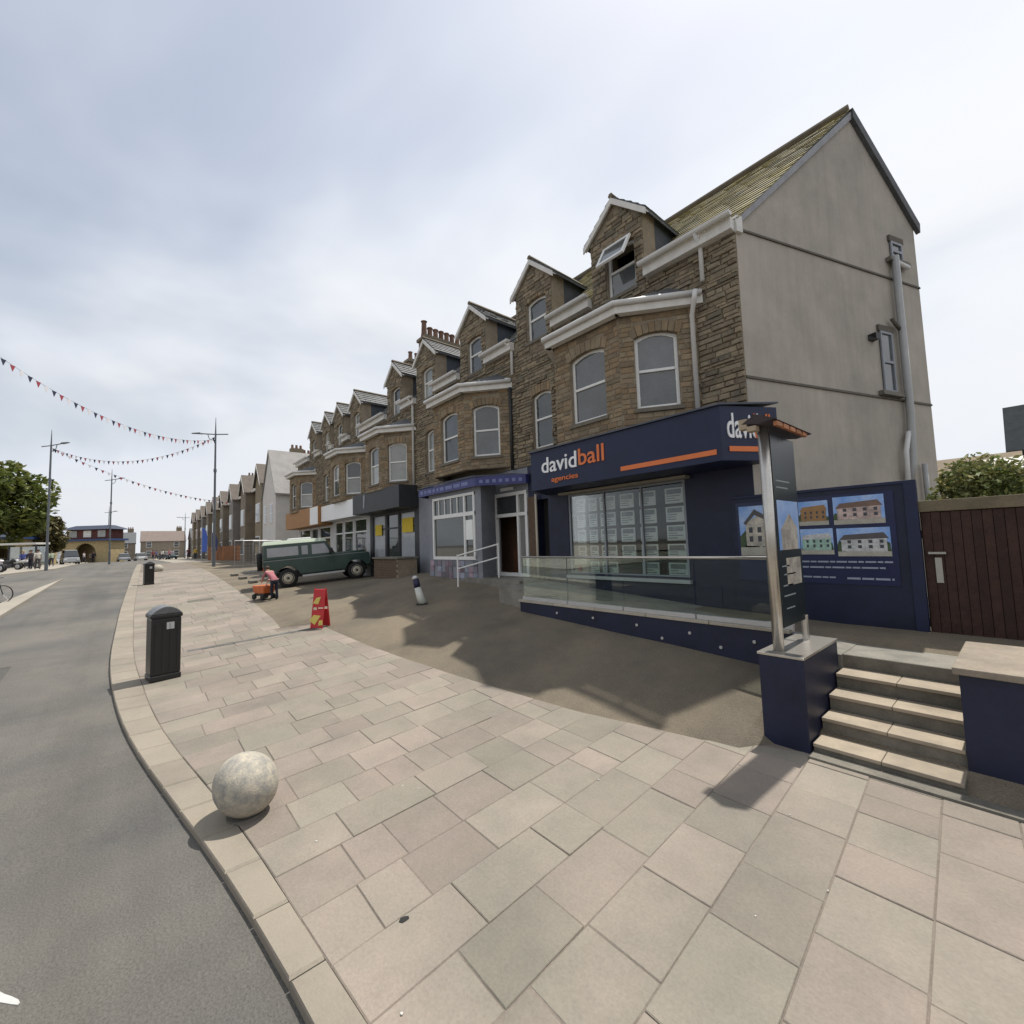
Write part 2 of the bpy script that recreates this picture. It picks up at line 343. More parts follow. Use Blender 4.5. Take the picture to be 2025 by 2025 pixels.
# drain cover and a thin dark strip laid flush across the paving
def plate(name, pts, dz, m_, parent=None):
    mb = MB(); mb.prism([(x_, y_, G(x_, y_)+dz) for x_, y_ in pts], (0, 0, .006)); return mb.build(name, m_, parent)
d_ = plate('drain_cover', [(-20.6,1.5),(-20.0,1.5),(-20.0,2.3),(-20.6,2.3)], .0615, mat('iron cover', (.14, .13, .1), .8, .3, 8, .2)); tag(d_, 'small dark iron cover set in the pavement before the lamp', 'drain cover')
d_ = plate('dark_strip', [(-12.1,.9),(-11.95,.9),(-11.82,3.5),(-11.98,3.5)], .0615, mat('dark strip', (.12, .118, .11), .7, .4, 5, .1)); tag(d_, 'dark strip crossing the pavement near the red sign', 'drain')
for i, (x_, y_, r_) in enumerate([(-2.72,1.33,.03)]+[(rng.uniform(-5, 0), rng.uniform(1, 4.2), rng.uniform(.005, .011)) for _ in range(9)]):
    mb = MB(); n_ = 7; mb.prism([(x_+r_*rng.uniform(.6, 1.2)*math.cos(a*6.283/n_), y_+r_*rng.uniform(.6, 1.2)*math.sin(a*6.283/n_), G(x_, y_)+.064) for a in range(n_)], (0, 0, .004))
    o = mb.build('gum_spot', black if i == 0 else mat('gum', (.5, .48, .44), .8, .1, 5, 0), paving)
# patch repair and the end of a white marking on the road
tag(plate('road_patch', [(-13.5, -2.9), (-8.2, -2.7), (-8.2, -1.7), (-13.5, -1.85)], -.002, mat('darker tarmac patch', (.105, .10, .09), .9, .4, 1, .6, fine=60, coord='World', blotch=.25, bs=.6)), kind='structure')
tag(plate('road_marking', [(-4.1, -.62), (-3.93, -.535), (-3.87, -.5), (-3.82, -.465), (-3.77, -.435), (-3.74, -.425), (-3.73, -.432), (-3.76, -.46), (-3.82, -.51), (-3.9, -.56), (-4.02, -.64)], -.002, mat('road paint', (.5, .5, .48), .7, .2, 5, .1)), kind='structure')
# left side of the street: splitter island, lay-by pavement, far pavements
lz = lambda X, Y: interp(X, AX)
def strip(name, poly, dz, h, m_, kind='structure'):
    mb = MB(); mb.prism([(x_, y_, lz(x_, y_)+dz) for x_, y_ in poly], (0, 0, h)); return tag(mb.build(name, m_), kind=kind)
def band(name, xs, y0f, y1f, h, m_):
    mb = MB(); vs = []
    for X in xs:
        z = lz(X, 0); vs += [(X, y0f(X), z-.1), (X, y0f(X), z+h), (X, y1f(X), z+h), (X, y1f(X), z-.1)]
    fs = []
    for i in range(len(xs)-1):
        for k in range(4): fs.append((i*4+k, i*4+(k+1) % 4, (i+1)*4+(k+1) % 4, (i+1)*4+k))
    fs += [(0, 1, 2, 3), tuple(len(vs)-4+k for k in (3, 2, 1, 0))]
    mb.add(vs, fs); return tag(mb.build(name, m_), kind='structure')
band('splitter_island', frange(-12, -38, 26), lambda X: -3.25+.002*(X+20), lambda X: -3.25-min(.75, max(.06, (X+38)*.05)), .09, pave_l)
band('far_pavement', frange(-20, -260, 60), lambda X: interp(X, [(-170,-7.5),(-55,-5.4),(-50,-7.2),(-20,-8.2)]), lambda X: -60, .1, pave_l)
band('side_pavement', frange(-60, -260, 50), lambda X: 3.2+.01*(X+60), lambda X: 14, .08, pave_l)

# ---------------------------------------------------------------- stone walling
def stone_mesh(k, m_):
    r_ = random.Random(50+k); j = lambda a: a+r_.uniform(-.09, .09)
    # unit block: x -.5...5, y 0 (wall) .. -1 (proud), z -.5...5 ; faces the street (-Y)
    i = .40
    o_ = [(-.5, -.5), (.5, -.5), (.5, .5), (-.5, .5)]
    vs = [(x_, .3, z_) for x_, z_ in o_]+[(x_, -.55, z_) for x_, z_ in o_]+[(j(x_*i/.5), -1-r_.uniform(0, .25), j(z_*i/.5)) for x_, z_ in o_]
    fs = [(8, 9, 10, 11)]
    for a in range(4):
        b = (a+1) % 4; fs += [(a, b, 4+b, 4+a), (4+a, 4+b, 8+b, 8+a)]
    return MB().add(vs, fs)
ST_R = [stone_mesh(k, None) for k in range(6)]
ST_ME = {}
def stone_me(k, kind):
    if (k, kind) not in ST_ME: ST_ME[(k, kind)] = ST_R[k].mesh(kind, rubble if kind == 'stone' else dressed)
    return ST_ME[(k, kind)]
def walling(parent, base, P, d, s1, z0, z1, holes, kind, mode, acc, rg, hc=(.055, .125), lc=(.14, .5), top=None):
    """lay stones on a vertical plane: P origin (x,y), d unit direction, 0..s1 along, z0..z1; top(s)=upper limit"""
    nx, ny = d[1], -d[0]            # outward normal (street side)
    if ny > 0: nx, ny = -nx, -ny
    ang = math.atan2(nx, -ny); z = z0; out = 0
    while z < z1-.03:
        h = min(rg.uniform(*hc), z1-z); zc = z+h/2
        s = -rg.uniform(0, .2)
        while s < s1:
            l_ = rg.uniform(*lc); a, b = max(s, 0), min(s+l_, s1); s += l_
            segs = [(a, b)]
            for (h0, h1, hz0, hz1) in holes:
                if hz0 < z+h-.01 and hz1 > z+.01:
                    ns = []
                    for (p, q) in segs:
                        if h1 <= p or h0 >= q: ns.append((p, q))
                        else:
                            if h0 > p: ns.append((p, h0))
                            if h1 < q: ns.append((h1, q))
                    segs = ns
            for (p, q) in segs:
                if q-p < .045: continue
                if top is not None and (top(p) < z+h or top(q) < z+h): continue
                g_ = .013; sx, sz = q-p-g_, h-g_
                if sz < .02: continue
                dep = rg.uniform(.014, .05) if kind == 'stone' else rg.uniform(.01, .018)
                cx, cy = P[0]+d[0]*(p+q)/2, P[1]+d[1]*(p+q)/2
                k = rg.randrange(6)
                if mode == 'parts' and acc['n'].get(kind, 0) < 300:
                    o = link(kind, stone_me(k, kind), parent); o.location = (cx-base[0], cy-base[1], zc-base[2]); o.scale = (sx, dep, sz); o.rotation_euler = (0, 0, ang)
                    acc['n'][kind] = acc['n'].get(kind, 0)+1
                else:
                    ca, sa = math.cos(ang), math.sin(ang)
                    vs = []
                    for (vx, vy, vz) in ST_R[k].v:
                        X_, Y_ = vx*sx, vy*dep; vs.append((cx+X_*ca-Y_*sa-base[0], cy+X_*sa+Y_*ca-base[1], zc+vz*sz-base[2]))
                    acc['mb'].setdefault(kind, MB()).add(vs, ST_R[k].f)
        z += h
def wall_plane(mb, P, d, s0, s1, z0, z1, holes, th, base):
    """wall slab with rectangular openings, outer face on the plane"""
    nx, ny = d[1], -d[0]
    if ny > 0: nx, ny = -nx, -ny
    ss = sorted({s0, s1, *[h[0] for h in holes if s0 < h[0] < s1], *[h[1] for h in holes if s0 < h[1] < s1]})
    zs = sorted({z0, z1, *[h[2] for h in holes if z0 < h[2] < z1], *[h[3] for h in holes if z0 < h[3] < z1]})
    for a, b in zip(ss, ss[1:]):
        for c, e in zip(zs, zs[1:]):
            sm, zm = (a+b)/2, (c+e)/2
            if any(h[0] < sm < h[1] and h[2] < zm < h[3] for h in holes): continue
            q = lambda s, o, z: (P[0]+d[0]*s-nx*o-base[0], P[1]+d[1]*s-ny*o-base[1], z-base[2])
            mb.hexa([q(a, 0, c), q(b, 0, c), q(b, th, c), q(a, th, c), q(a, 0, e), q(b, 0, e), q(b, th, e), q(a, th, e)])
def window(parent, base, P, d, s0, s1, z0, z1, arch=.08, rec=.09, blind=0, name='window', detail=True, mid=.52, opened=False):
    """sash window: frame (the part), two panes and a sill under it"""
    nx, ny = d[1], -d[0]
    if ny > 0: nx, ny = -nx, -ny
    q = lambda s, o, z: (P[0]+d[0]*s-nx*o-base[0], P[1]+d[1]*s-ny*o-base[1], z-base[2])
    f = .07; mb = MB(); zt = z1
    def bar(a, b, c, e, o0, o1): mb.hexa([q(a, o0, c), q(b, o0, c), q(b, o1, c), q(a, o1, c), q(a, o0, e), q(b, o0, e), q(b, o1, e), q(a, o1, e)])
    zm = z0+(z1-z0)*mid
    bar(s0, s0+f, z0, zt, rec, rec+.07); bar(s1-f, s1, z0, zt, rec, rec+.07)
    bar(s0+f, s1-f, z0, z0+f, rec, rec+.07); bar(s0+f, s1-f, zm-.03, zm+.03, rec-.012, rec+.07)
    n_ = 6                                   # segmental head
    for i in range(n_):
        a, b = s0+f+(s1-s0-2*f)*i/n_, s0+f+(s1-s0-2*f)*(i+1)/n_
        za = zt-f-arch*(2*i/n_-1)**2; zb = zt-f-arch*(2*(i+1)/n_-1)**2
        mb.hexa([q(a, rec, za), q(b, rec, zb), q(b, rec+.07, zb), q(a, rec+.07, za), q(a, rec, zt), q(b, rec, zt), q(b, rec+.07, zt), q(a, rec+.07, zt)])
    o = mb.build(name, upvc, parent, bevel=.008 if detail else 0)
    for k, (c, e) in enumerate(((z0+f, zm-.03), (zm+.03, zt-f))):
        if opened and k == 1: continue
        pm = MB(); pm.hexa([q(s0+f, rec+.025, c), q(s1-f, rec+.025, c), q(s1-f, rec+.04, c), q(s0+f, rec+.04, c), q(s0+f, rec+.025, e), q(s1-f, rec+.025, e), q(s1-f, rec+.04, e), q(s0+f, rec+.04, e)])
        pm.build('pane', pane_l if (blind >> k) & 1 else pane_m, o)
    if detail:
        sm = MB(); sm.hexa([q(s0-.06, -.06, z0-.09), q(s1+.06, -.06, z0-.09), q(s1+.06, .15, z0-.09), q(s0-.06, .15, z0-.09), q(s0-.06, -.06, z0-.01), q(s1+.06, -.06, z0-.01), q(s1+.06, .15, z0), q(s0-.06, .15, z0)])
        sm.build('sill', mat('stone sill', (.17, .15, .12), .85, .2, 5, .1), o)
    return o
def arch_stones(parent, base, P, d, s0, s1, z1, arch, rg, m_=None):
    """voussoirs standing over an opening"""
    nx, ny = d[1], -d[0]
    if ny > 0: nx, ny = -nx, -ny
    q = lambda s, o, z: (P[0]+d[0]*s-nx*o-base[0], P[1]+d[1]*s-ny*o-base[1], z-base[2])
    n_ = 8
    for i in range(n_):
        a, b = s0-.05+(s1-s0+.1)*i/n_+.006, s0-.05+(s1-s0+.1)*(i+1)/n_-.006; c = (s0+s1)/2
        za = z1-arch*((a-c)/(s1-s0)*2)**2+.0; zb = z1-arch*((b-c)/(s1-s0)*2)**2; h = .22
        fa, fb = (a-c)*.14, (b-c)*.14; o_ = -rg.uniform(.018, .03)
        mb = MB(); mb.hexa([q(a, o_, za), q(b, o_, zb), q(b, .1, zb), q(a, .1, za), q(a+fa, o_, za+h), q(b+fb, o_, zb+h), q(b+fb, .1, zb+h), q(a+fa, .1, za+h)])
        mb.build('arch_stone', m_ or dressed, parent)
def slates(parent, base, p00, p10, p01, p11, m_, name='slates', course=.24, wid=.32, th=.012, rg=random):
    """lapped slates on a roof plane; p00,p10 eave left/right, p01,p11 ridge"""
    p00, p10, p01, p11 = [Vector(p) for p in (p00, p10, p01, p11)]
    nrm = (p10-p00).cross(p01-p00).normalized()
    if nrm.z < 0: nrm = -nrm
    nc = max(1, round((p01-p00).length/course)); mb = MB()
    for i in range(nc):
        a0, a1 = p00.lerp(p01, i/nc), p00.lerp(p01, min(1, (i+1.15)/nc)); b0, b1 = p10.lerp(p11, i/nc), p10.lerp(p11, min(1, (i+1.15)/nc))
        n_ = max(1, round((b0-a0).length/wid)); off = .5*(i % 2)
        for k in range(n_+1):
            f0, f1 = max(0, (k-off)/n_), min(1, (k+1-off)/n_)
            if f1-f0 < .02: continue
            g_ = .004/max(.1, (b0-a0).length); j = rg.uniform(0, .008)
            lo = [a0.lerp(b0, f0+g_), a0.lerp(b0, f1-g_)]; hi = [a1.lerp(b1, f0+g_), a1.lerp(b1, f1-g_)]
            up_ = nrm*(th*2.2+j); dn = nrm*.002
            vs = [lo[0]+nrm*.004, lo[1]+nrm*.004, lo[1]+up_, lo[0]+up_, hi[0]+dn, hi[1]+dn]
            mb.add([tuple(v-Vector(base)) for v in vs], [(0, 1, 2, 3), (3, 2, 5, 4), (0, 3, 4), (1, 5, 2)])
    return tag(mb.build(name, m_, parent, fix=False), kind='stuff')

D = 8.6; EAVE = 8.42; RIDGE = (12.3, 12.08)
def rail_gutter(parent, base, x0, x1, z, y=D):
    mb = MB(); b = base
    mb.box(x0-b[0], x1-b[0], y-.20-b[1], y-.02-b[1], z-.26-b[2], z-.03-b[2]); o = mb.build('eaves_board', wtrim, parent, bevel=.01)
    g = MB(); n_ = 6
    prof = [(y-.22-.07+.07*math.cos(math.pi*(1+k/n_)), z+.07*math.sin(math.pi*(1+k/n_))) for k in range(n_+1)]
    g.prism([(x0-.04-b[0], yy-b[1], zz_-b[2]) for yy, zz_ in prof]+[(x0-.04-b[0], y-.2-b[1], z+.015-b[2]), (x0-.04-b[0], y-.36-b[1], z+.015-b[2])], (x1-x0+.08, 0, 0))
    g.build('gutter', pipe_w, o)
def dormer(parent, base, xc, mode, acc, rg, hw=.74, zw=9.9, zp=10.56, win=.4, det=True, blind=0, opened=False, wo=.1):
    b = base; P = (xc-hw, D-.02); d = (1, 0); z0, z1 = 8.18, 9.42
    hole = (hw-win+wo, hw+win+wo, z0, z1)
    mb = MB(); wall_plane(mb, P, d, 0, 2*hw, 7.9, zw, [hole], .5, b)
    mb.prism([(xc-hw-b[0], D-.02-b[1], zw-b[2]), (xc+hw-b[0], D-.02-b[1], zw-b[2]), (xc-b[0], D-.02-b[1], zp-.05-b[2])], (0, .5, 0))
    dw = mb.build('dormer', mortar if det else rubble_s, parent)
    walling(parent, b, P, d, 2*hw, 7.92, zp-.1, [hole], 'stone', mode, acc, rg, hc=(.08, .14), lc=(.16, .4), top=lambda s: zw+(zp-zw)*(1-abs(s-hw)/hw)-.06)
    window(parent, b, P, d, hole[0], hole[1], z0, z1, .07, detail=det, name='dormer_window', blind=blind, opened=opened)
    if det: arch_stones(parent, b, P, d, hole[0], hole[1], z1-.02, .06, rg)
    rk = (RIDGE[1]-EAVE)/(RIDGE[0]-D)
    yb = lambda z: D+(z-EAVE)/rk+.05
    for s in (-1, 1):
        c = MB(); x0, x1 = sorted((xc+s*hw, xc+s*(hw-.1)))
        c.prism([(x0-b[0], D+.49-b[1], EAVE+.3-b[2]), (x0-b[0], D+.49-b[1], zw-b[2]), (x0-b[0], yb(zw)-b[1], zw-b[2])], (x1-x0, 0, 0)); c.build('dormer_cheek', cheek, dw)
        e = (zp-zw)/hw; ov = .13
        p0 = (xc, D-.12, zp+.03); p1 = (xc+s*(hw+ov), D-.12, zw-e*ov+.03); p2 = (xc+s*(hw+ov), yb(zw-e*ov), zw-e*ov+.03); p3 = (xc, yb(zp), zp+.03)
        r_ = MB(); r_.prism([tuple(Vector(p)-Vector(b)) for p in (p0, p1, p2, p3)], (0, 0, -.07)); rf = r_.build('dormer_roof', slate, dw)
        if det: slates(rf, b, p1, p2, p0, p3, slate, course=.22, wid=.26, rg=rg)
        bb = MB(); q0, q1 = Vector((xc, D-.145, zp)), Vector((xc+s*(hw+ov+.02), D-.145, zw-e*(ov+.02)))
        bb.prism([tuple(v-Vector(b)) for v in (q0, q1, q1-Vector((0, 0, .15)), q0-Vector((0, 0, .15)))], (0, .035, 0)); bb.build('bargeboard', wtrim, dw)
        ss = MB(); ss.prism([tuple(v-Vector(b)) for v in (q0-Vector((0, -.035, .03)), q1-Vector((0, -.035, .03)), q1-Vector((0, -.035, .06)), q0-Vector((0, -.035, .06)))], (0, .11, 0)); ss.build('soffit', wtrim, dw)
    rt = MB(); rt.tube([(xc-b[0], D-.14-b[1], zp+.05-b[2]), (xc-b[0], yb(zp)-b[1], zp+.05-b[2])], .07, 6); rt.build('ridge_tile', mat('ridge tile', (.16, .13, .09), .85, .3, 4, .2), dw)
def bay(parent, base, fx0, fx1, wx0, wx1, yf, zb, zt, mode, acc, rg, det=True, blinds=(0, 0), wins='fr', winw=1.0, zw0=5.1, zw1=6.72):
    """canted bay: front fx0..fx1 at yf, meeting the wall at wx0 (left) and wx1 (right)"""
    b = base; faces = [((wx0, D), (fx0, yf), 0), ((fx0, yf), (fx1, yf), 1), ((fx1, yf), (wx1, D), 2)]
    mb = MB()
    for A, B, k in faces:
        A, B = Vector(A), Vector(B); ln = (B-A).length; d = tuple((B-A)/ln)
        holes = []
        if (k == 1 and 'f' in wins) or (k == 2 and 'r' in wins) or (k == 0 and 'l' in wins):
            ww = min(winw, ln-.4) if k == 1 else min(.86, ln-.35); c = ln/2+(.05 if k == 1 else -.04)
            holes = [(c-ww/2, c+ww/2, zw0, zw1)]
        wall_plane(mb, tuple(A), d, 0, ln, zb, zt, holes, .2, b)
        if k: walling(parent, b, tuple(A), d, ln, zb, zt, [(h[0], h[1], h[2]-.08, h[3]+.2) for h in holes], 'brick', mode, acc, rg, hc=(.09, .13), lc=(.2, .34))
        for h in holes:
            if det: arch_stones(parent, b, tuple(A), d, h[0], h[1], h[3]-.02, .09, rg)
            window(parent, b, tuple(A), d, h[0], h[1], h[2], h[3], .1, detail=det, blind=blinds[0 if k == 1 else 1], mid=.5)
    wl = mb.build('bay', mortar, parent)
    # hipped lean-to roof, soffit board and gutter round the bay
    o = .22; zr = zt+.62; pts = [(wx0-.12, D-.03), (fx0-.1, yf-o), (fx1+.1, yf-o), (wx1+.16, D-.03)]; tops = [(wx0+.25, D-.03), (fx0+.1, D-.03), (fx1-.1, D-.03), (wx1-.55, D-.03)]
    r_ = MB(); zl = zt+.2
    vs = [(x_-b[0], y_-b[1], zl-b[2]) for x_, y_ in pts]+[(x_-b[0], y_-b[1], zr-b[2]) for x_, y_ in tops]+[(x_-b[0], y_-b[1], zl-.05-b[2]) for x_, y_ in pts]
    r_.add(vs, [(0, 1, 5, 4), (1, 2, 6, 5), (2, 3, 7, 6), (0, 1, 9, 8), (1, 2, 10, 9), (2, 3, 11, 10), (8, 9, 10, 11)]); rf = r_.build('bay_roof', slate, wl)
    f = MB(); g = MB()
    for (p, q) in zip(pts, pts[1:]):
        p, q = Vector((*p, 0)), Vector((*q, 0)); n_ = Vector(((q-p).y, -(q-p).x, 0)).normalized()
        if n_.y > 0: n_ = -n_
        i_ = -n_*.16; z_ = zt-.02-b[2]; pb = Vector((b[0], b[1], 0))
        f.hexa([tuple(v-pb+Vector((0, 0, z))) for z in (z_, z_+.17) for v in (p, q, q+i_, p+i_)])
    f.build('eaves_board', wtrim, wl)
    g.tube([(p[0]-b[0], p[1]-.05-b[1], zt+.185-b[2]) for p in pts], .06, 8); g.build('gutter', pipe_w, wl, smooth=True)
    fl = MB(); fl.tube([(tops[2][0]-b[0], D-.05-b[1], zr-b[2]), (pts[3][0]-b[0]-.1, D-.05-b[1], zl+.06-b[2])], .045, 6); fl.build('flashing', wtrim, wl)
    return wl
def downpipe(parent, base, pts, r=.045, m_=None):
    mb = MB(); mb.tube([tuple(Vector(p)-Vector(base)) for p in pts], r, 8); return mb.build('downpipe', m_ or pipe_w, parent, smooth=True)

# ---------------------------------------------------------------- the terrace
def house(xr, xl, label, bays, dormers, mids, mode, det, zb=4.6, zg=.8, seed=1, eaves=(), roof_m=slate, skew=False, blinds=0):
    """one terrace house between xl and xr: stone front from the shop sign up, roof, dormers, bay, windows"""
    base = Vector(((xr+xl)/2, D, zg)); rg = random.Random(seed); acc = {'n': {}, 'mb': {}}; b = base
    t = empty('terrace_house', base); tag(t, label, 'house', 'stone terrace houses')
    W = xr-xl; P = (xl, D); d = (1, 0)
    holes = [(m[0]-xl, m[1]-xl, m[2], m[3]) for m in mids]
    bholes = [(bb[2]-xl, bb[3]-xl, zb-1, bb[6]) for bb in bays]
    dh = [(x_-.74-xl, x_+.74-xl, 7.9, 12) for x_, *_ in dormers]
    mb = MB(); wall_plane(mb, P, d, 0, W, zb, EAVE, [h for h in holes+dh], .3, b); mb.build('wall', mortar, t)
    walling(t, b, P, d, W, zb, EAVE-.2, [(h[0], h[1], h[2]-.08, h[3]+.18) for h in holes]+dh+bholes, 'stone', mode, acc, rg)
    for m in mids:
        window(t, b, P, d, m[0]-xl, m[1]-xl, m[2], m[3], .1, detail=det, blind=m[4] if len(m) > 4 else 0)
        if det: arch_stones(t, b, P, d, m[0]-xl, m[1]-xl, m[3]-.02, .08, rg)
    for bb in bays: bay(t, b, bb[0], bb[1], bb[2], bb[3], bb[4], bb[5], bb[6], mode, acc, rg, det, *bb[7:])
    for dd in dormers: dormer(t, b, dd[0], mode, acc, rg, det=det, blind=dd[1] if len(dd) > 1 else 0, opened=len(dd) > 2)
    for x0, x1 in eaves: rail_gutter(t, b, x0, x1, EAVE+.03)
    # roof: front and back planes on a deck
    ry, rz = RIDGE
    rx = xr+(1.25 if skew else 0); bx = xr+(1.95 if skew else 0)
    f = MB(); E0 = EAVE-.02
    yb_, zb_ = (14.45, 9.86)
    rk_ = (rz-E0)/(ry-D); yl = D+.45; zl_ = E0+rk_*.45; xk = xr+(rx-xr)*.45/(ry-D)
    cuts = sorted((dd[0]-.73, dd[0]+.73) for dd in dormers); segs_ = []; c0 = xl
    for a_, e_ in cuts: segs_.append((c0, a_)); c0 = e_
    segs_.append((c0, xr)); segs_ = [g_ for g_ in segs_ if g_[1]-g_[0] > .05]
    for (a_, e_) in segs_: f.prism([tuple(Vector(q)-b) for q in ((a_, D+.02, E0+.02), (e_, D+.02, E0+.02), (e_ if e_ < xr else xk, yl, zl_), (a_, yl, zl_))], (0, 0, -.08))
    for quad in ([(xl, yl, zl_), (xk, yl, zl_), (rx, ry, rz), (xl, ry, rz)], [(xl, ry, rz), (rx, ry, rz), (bx, yb_, zb_), (xl, yb_, zb_)]):
        f.prism([tuple(Vector(q)-b) for q in quad], (0, 0, -.08))
    rf = f.build('roof', slate, t)
    for (a_, e_) in segs_: slates(rf, b, (a_, D-.02, E0+.02), (e_+.06*skew*(e_ >= xr), D-.02, E0+.02), (a_, yl, zl_+.02), (e_ if e_ < xr else xk+.06*skew, yl, zl_+.02), roof_m, rg=rg)
    slates(rf, b, (xl, yl, zl_+.02), (xk+.06*skew, yl, zl_+.02), (xl, ry, rz+.02), (rx+.06*skew, ry, rz+.02), roof_m, rg=rg)
    rt = MB(); rt.tube([(xl-b[0], ry-b[1], rz+.05-b[2]), (rx-b[0], ry-b[1], rz+.05-b[2])], .1, 8); rt.build('ridge_tile', mat('ridge tile', (.16, .13, .09), .85, .3, 4, .2), rf)
    bk = MB(); bk.box(xl-b[0], xr-b[0], yb_-.3-b[1], yb_-b[1], -.8, zb_-.1-b[2]); bk.build('rear_wall', render_m, t)
    for kind, m_ in acc['mb'].items():
        tag(m_.build(kind+'work', {'stone': rubble_s, 'brick': dressed_s}[kind], t, fix=False), kind='stuff')
    return t, b, rg
def bars(mb, x0, x1, z, h, y, seed, gap=.35):
    """rows of unreadable small lettering as word bars"""
    r_ = random.Random(seed); x_ = x0
    while x_ < x1:
        l_ = min(h*r_.uniform(1.2, 4), x1-x_); mb.box(x_, x_+l_, y-.004, y, z, z+h*.5); x_ += l_
        x_ += h*gap


# ---- house 1: end of terrace with the estate agent's shop
H1, b1, rg1 = house(-3.2, -9.65, 'end-of-terrace stone house with rendered gable and navy and orange shop sign',
    [(-7.22, -5.34, -7.85, -4.05, 7.72, 4.66, 7.12)],
    [(-5.88, 0, True), (-8.76,)], [(-8.98, -8.2, 5.04, 6.66)], 'parts', True, seed=11,
    eaves=[(-5.1, -3.2), (-7.98, -6.66)], roof_m=lichen, skew=True)
# open awning sash in the first dormer
ow = MB(); A_, B_ = Vector((0, 8.5, 9.38)), Vector((0, 8.2, 8.86)); e_ = (B_-A_).normalized(); n_o = Vector((0, e_.z, -e_.y)); X0, X1 = -6.16, -5.4
def sash_bar(x0, x1, t0, t1): ow.prism([tuple(Vector((x_, 0, 0))+A_+e_*t_-b1) for x_, t_ in ((x0, t0), (x1, t0), (x1, t1), (x0, t1))], tuple(n_o*.05))
sash_bar(X0, X1, 0, .08); sash_bar(X0, X1, .58, .66); sash_bar(X0, X0+.07, .08, .58); sash_bar(X1-.07, X1, .08, .58); o = ow.build('open_sash', upvc, H1)
og = MB(); og.prism([tuple(Vector((x_, 0, 0))+A_+e_*t_+n_o*.02-b1) for x_, t_ in ((X0+.07, .08), (X1-.07, .08), (X1-.07, .58), (X0+.07, .58))], tuple(n_o*.012)); og.build('pane', pane_m, o)
# gable wall in cement render
gd = Vector((.3155, .949, 0)); gn = Vector((.949, -.3155, 0)); gA = Vector((-3.2, D+.02, 0))
gp = lambda t_, z, o_=0: tuple(gA+gd*t_+gn*o_+Vector((0, 0, z))-b1)
mb = MB(); mb.prism([gp(0, .6), gp(6.1, .6), gp(6.1, 9.78), gp(3.9, 11.98), gp(0, 8.4)], tuple(-gn*.3)); gw = mb.build('gable_wall', render_m, H1)
for z in (8.27, 5.36):
    bd = MB(); bd.hexa([gp(-.01, z-.025, 0), gp(6.1, z-.025, 0), gp(6.1, z-.025, .03), gp(-.01, z-.025, .03), gp(-.01, z+.025, 0), gp(6.1, z+.025, 0), gp(6.1, z+.025, .02), gp(-.01, z+.025, .02)]); bd.build('band_course', band_m, gw)
bd = MB(); bd.hexa([gp(-.02, 8.28, .0), gp(3.9, 11.86, .0), gp(3.9, 11.86, .05), gp(-.02, 8.28, .05), gp(-.02, 8.44, .0), gp(3.9, 12.04, .0), gp(3.9, 12.04, .06), gp(-.02, 8.44, .06)]); bd.build('verge_board', mat('weathered verge', (.34, .34, .36), .7, .2, 4, .1), gw)
bd = MB(); bd.hexa([gp(3.9, 11.88, .0), gp(6.2, 9.66, .0), gp(6.2, 9.66, .09), gp(3.9, 11.88, .09), gp(3.9, 12.1, .0), gp(6.2, 9.88, .0), gp(6.2, 9.88, .1), gp(3.9, 12.1, .1)]); bd.build('verge_slates', slate, gw)
bd = MB(); bd.hexa([gp(-.04, 8.18, -.02), gp(.12, 8.18, -.02), gp(.12, 8.18, .06), gp(-.04, 8.18, .06), gp(-.04, 8.5, -.02), gp(.12, 8.5, -.02), gp(.12, 8.5, .06), gp(-.04, 8.5, .06)]); bd.build('kneeler', wtrim, gw)
def gwin(t0, t1, z0, z1, m_):
    f = MB(); r_ = .05
    for a, c, e, g in ((t0, t0+r_, z0, z1), (t1-r_, t1, z0, z1), (t0+r_, t1-r_, z0, z0+r_), (t0+r_, t1-r_, z1-r_, z1), (t0+r_, t1-r_, (z0+z1)/2-.03, (z0+z1)/2+.03)):
        f.hexa([gp(a, e, .01), gp(c, e, .01), gp(c, e, .05), gp(a, e, .05), gp(a, g, .01), gp(c, g, .01), gp(c, g, .05), gp(a, g, .05)])
    o_ = f.build('gable_window', m_, gw); p = MB(); p.hexa([gp(t0, z0, .004), gp(t1, z0, .004), gp(t1, z0, .02), gp(t0, z0, .02), gp(t0, z1, .004), gp(t1, z1, .004), gp(t1, z1, .02), gp(t0, z1, .02)]); p.build('pane', pane_m, o_)
    s_ = MB(); s_.hexa([gp(t0-.2, z0-.1, 0), gp(t1+.15, z0-.1, 0), gp(t1+.15, z0-.1, .12), gp(t0-.2, z0-.1, .12), gp(t0-.2, z0, 0), gp(t1+.15, z0, 0), gp(t1+.15, z0, .1), gp(t0-.2, z0, .1)]); s_.build('sill', riser_m, o_)
    l_ = MB(); l_.hexa([gp(t0-.05, z1, 0), gp(t1+.05, z1, 0), gp(t1+.05, z1, .05), gp(t0-.05, z1, .05), gp(t0-.05, z1+.14, 0), gp(t1+.05, z1+.14, 0), gp(t1+.05, z1+.14, .05), gp(t0-.05, z1+.14, .05)]); l_.build('lintel', band_m, o_)
gwin(4.25, 4.7, 5.5, 6.9, greyp); gwin(5.0, 5.45, 8.75, 9.2, greyp)
def gpipe(pts, r_, m_): q = MB(); q.tube([gp(*p) for p in pts], r_, 8); q.build('soil_pipe', m_, gw, smooth=True)
gpipe([(4.95, 8.75, .12), (4.95, 5.0, .12), (4.85, 3.9, .12), (4.7, 3.5, .12)], .075, pipe_g); gpipe([(4.62, 7.2, .1), (4.9, 7.0, .1)], .04, band_m)
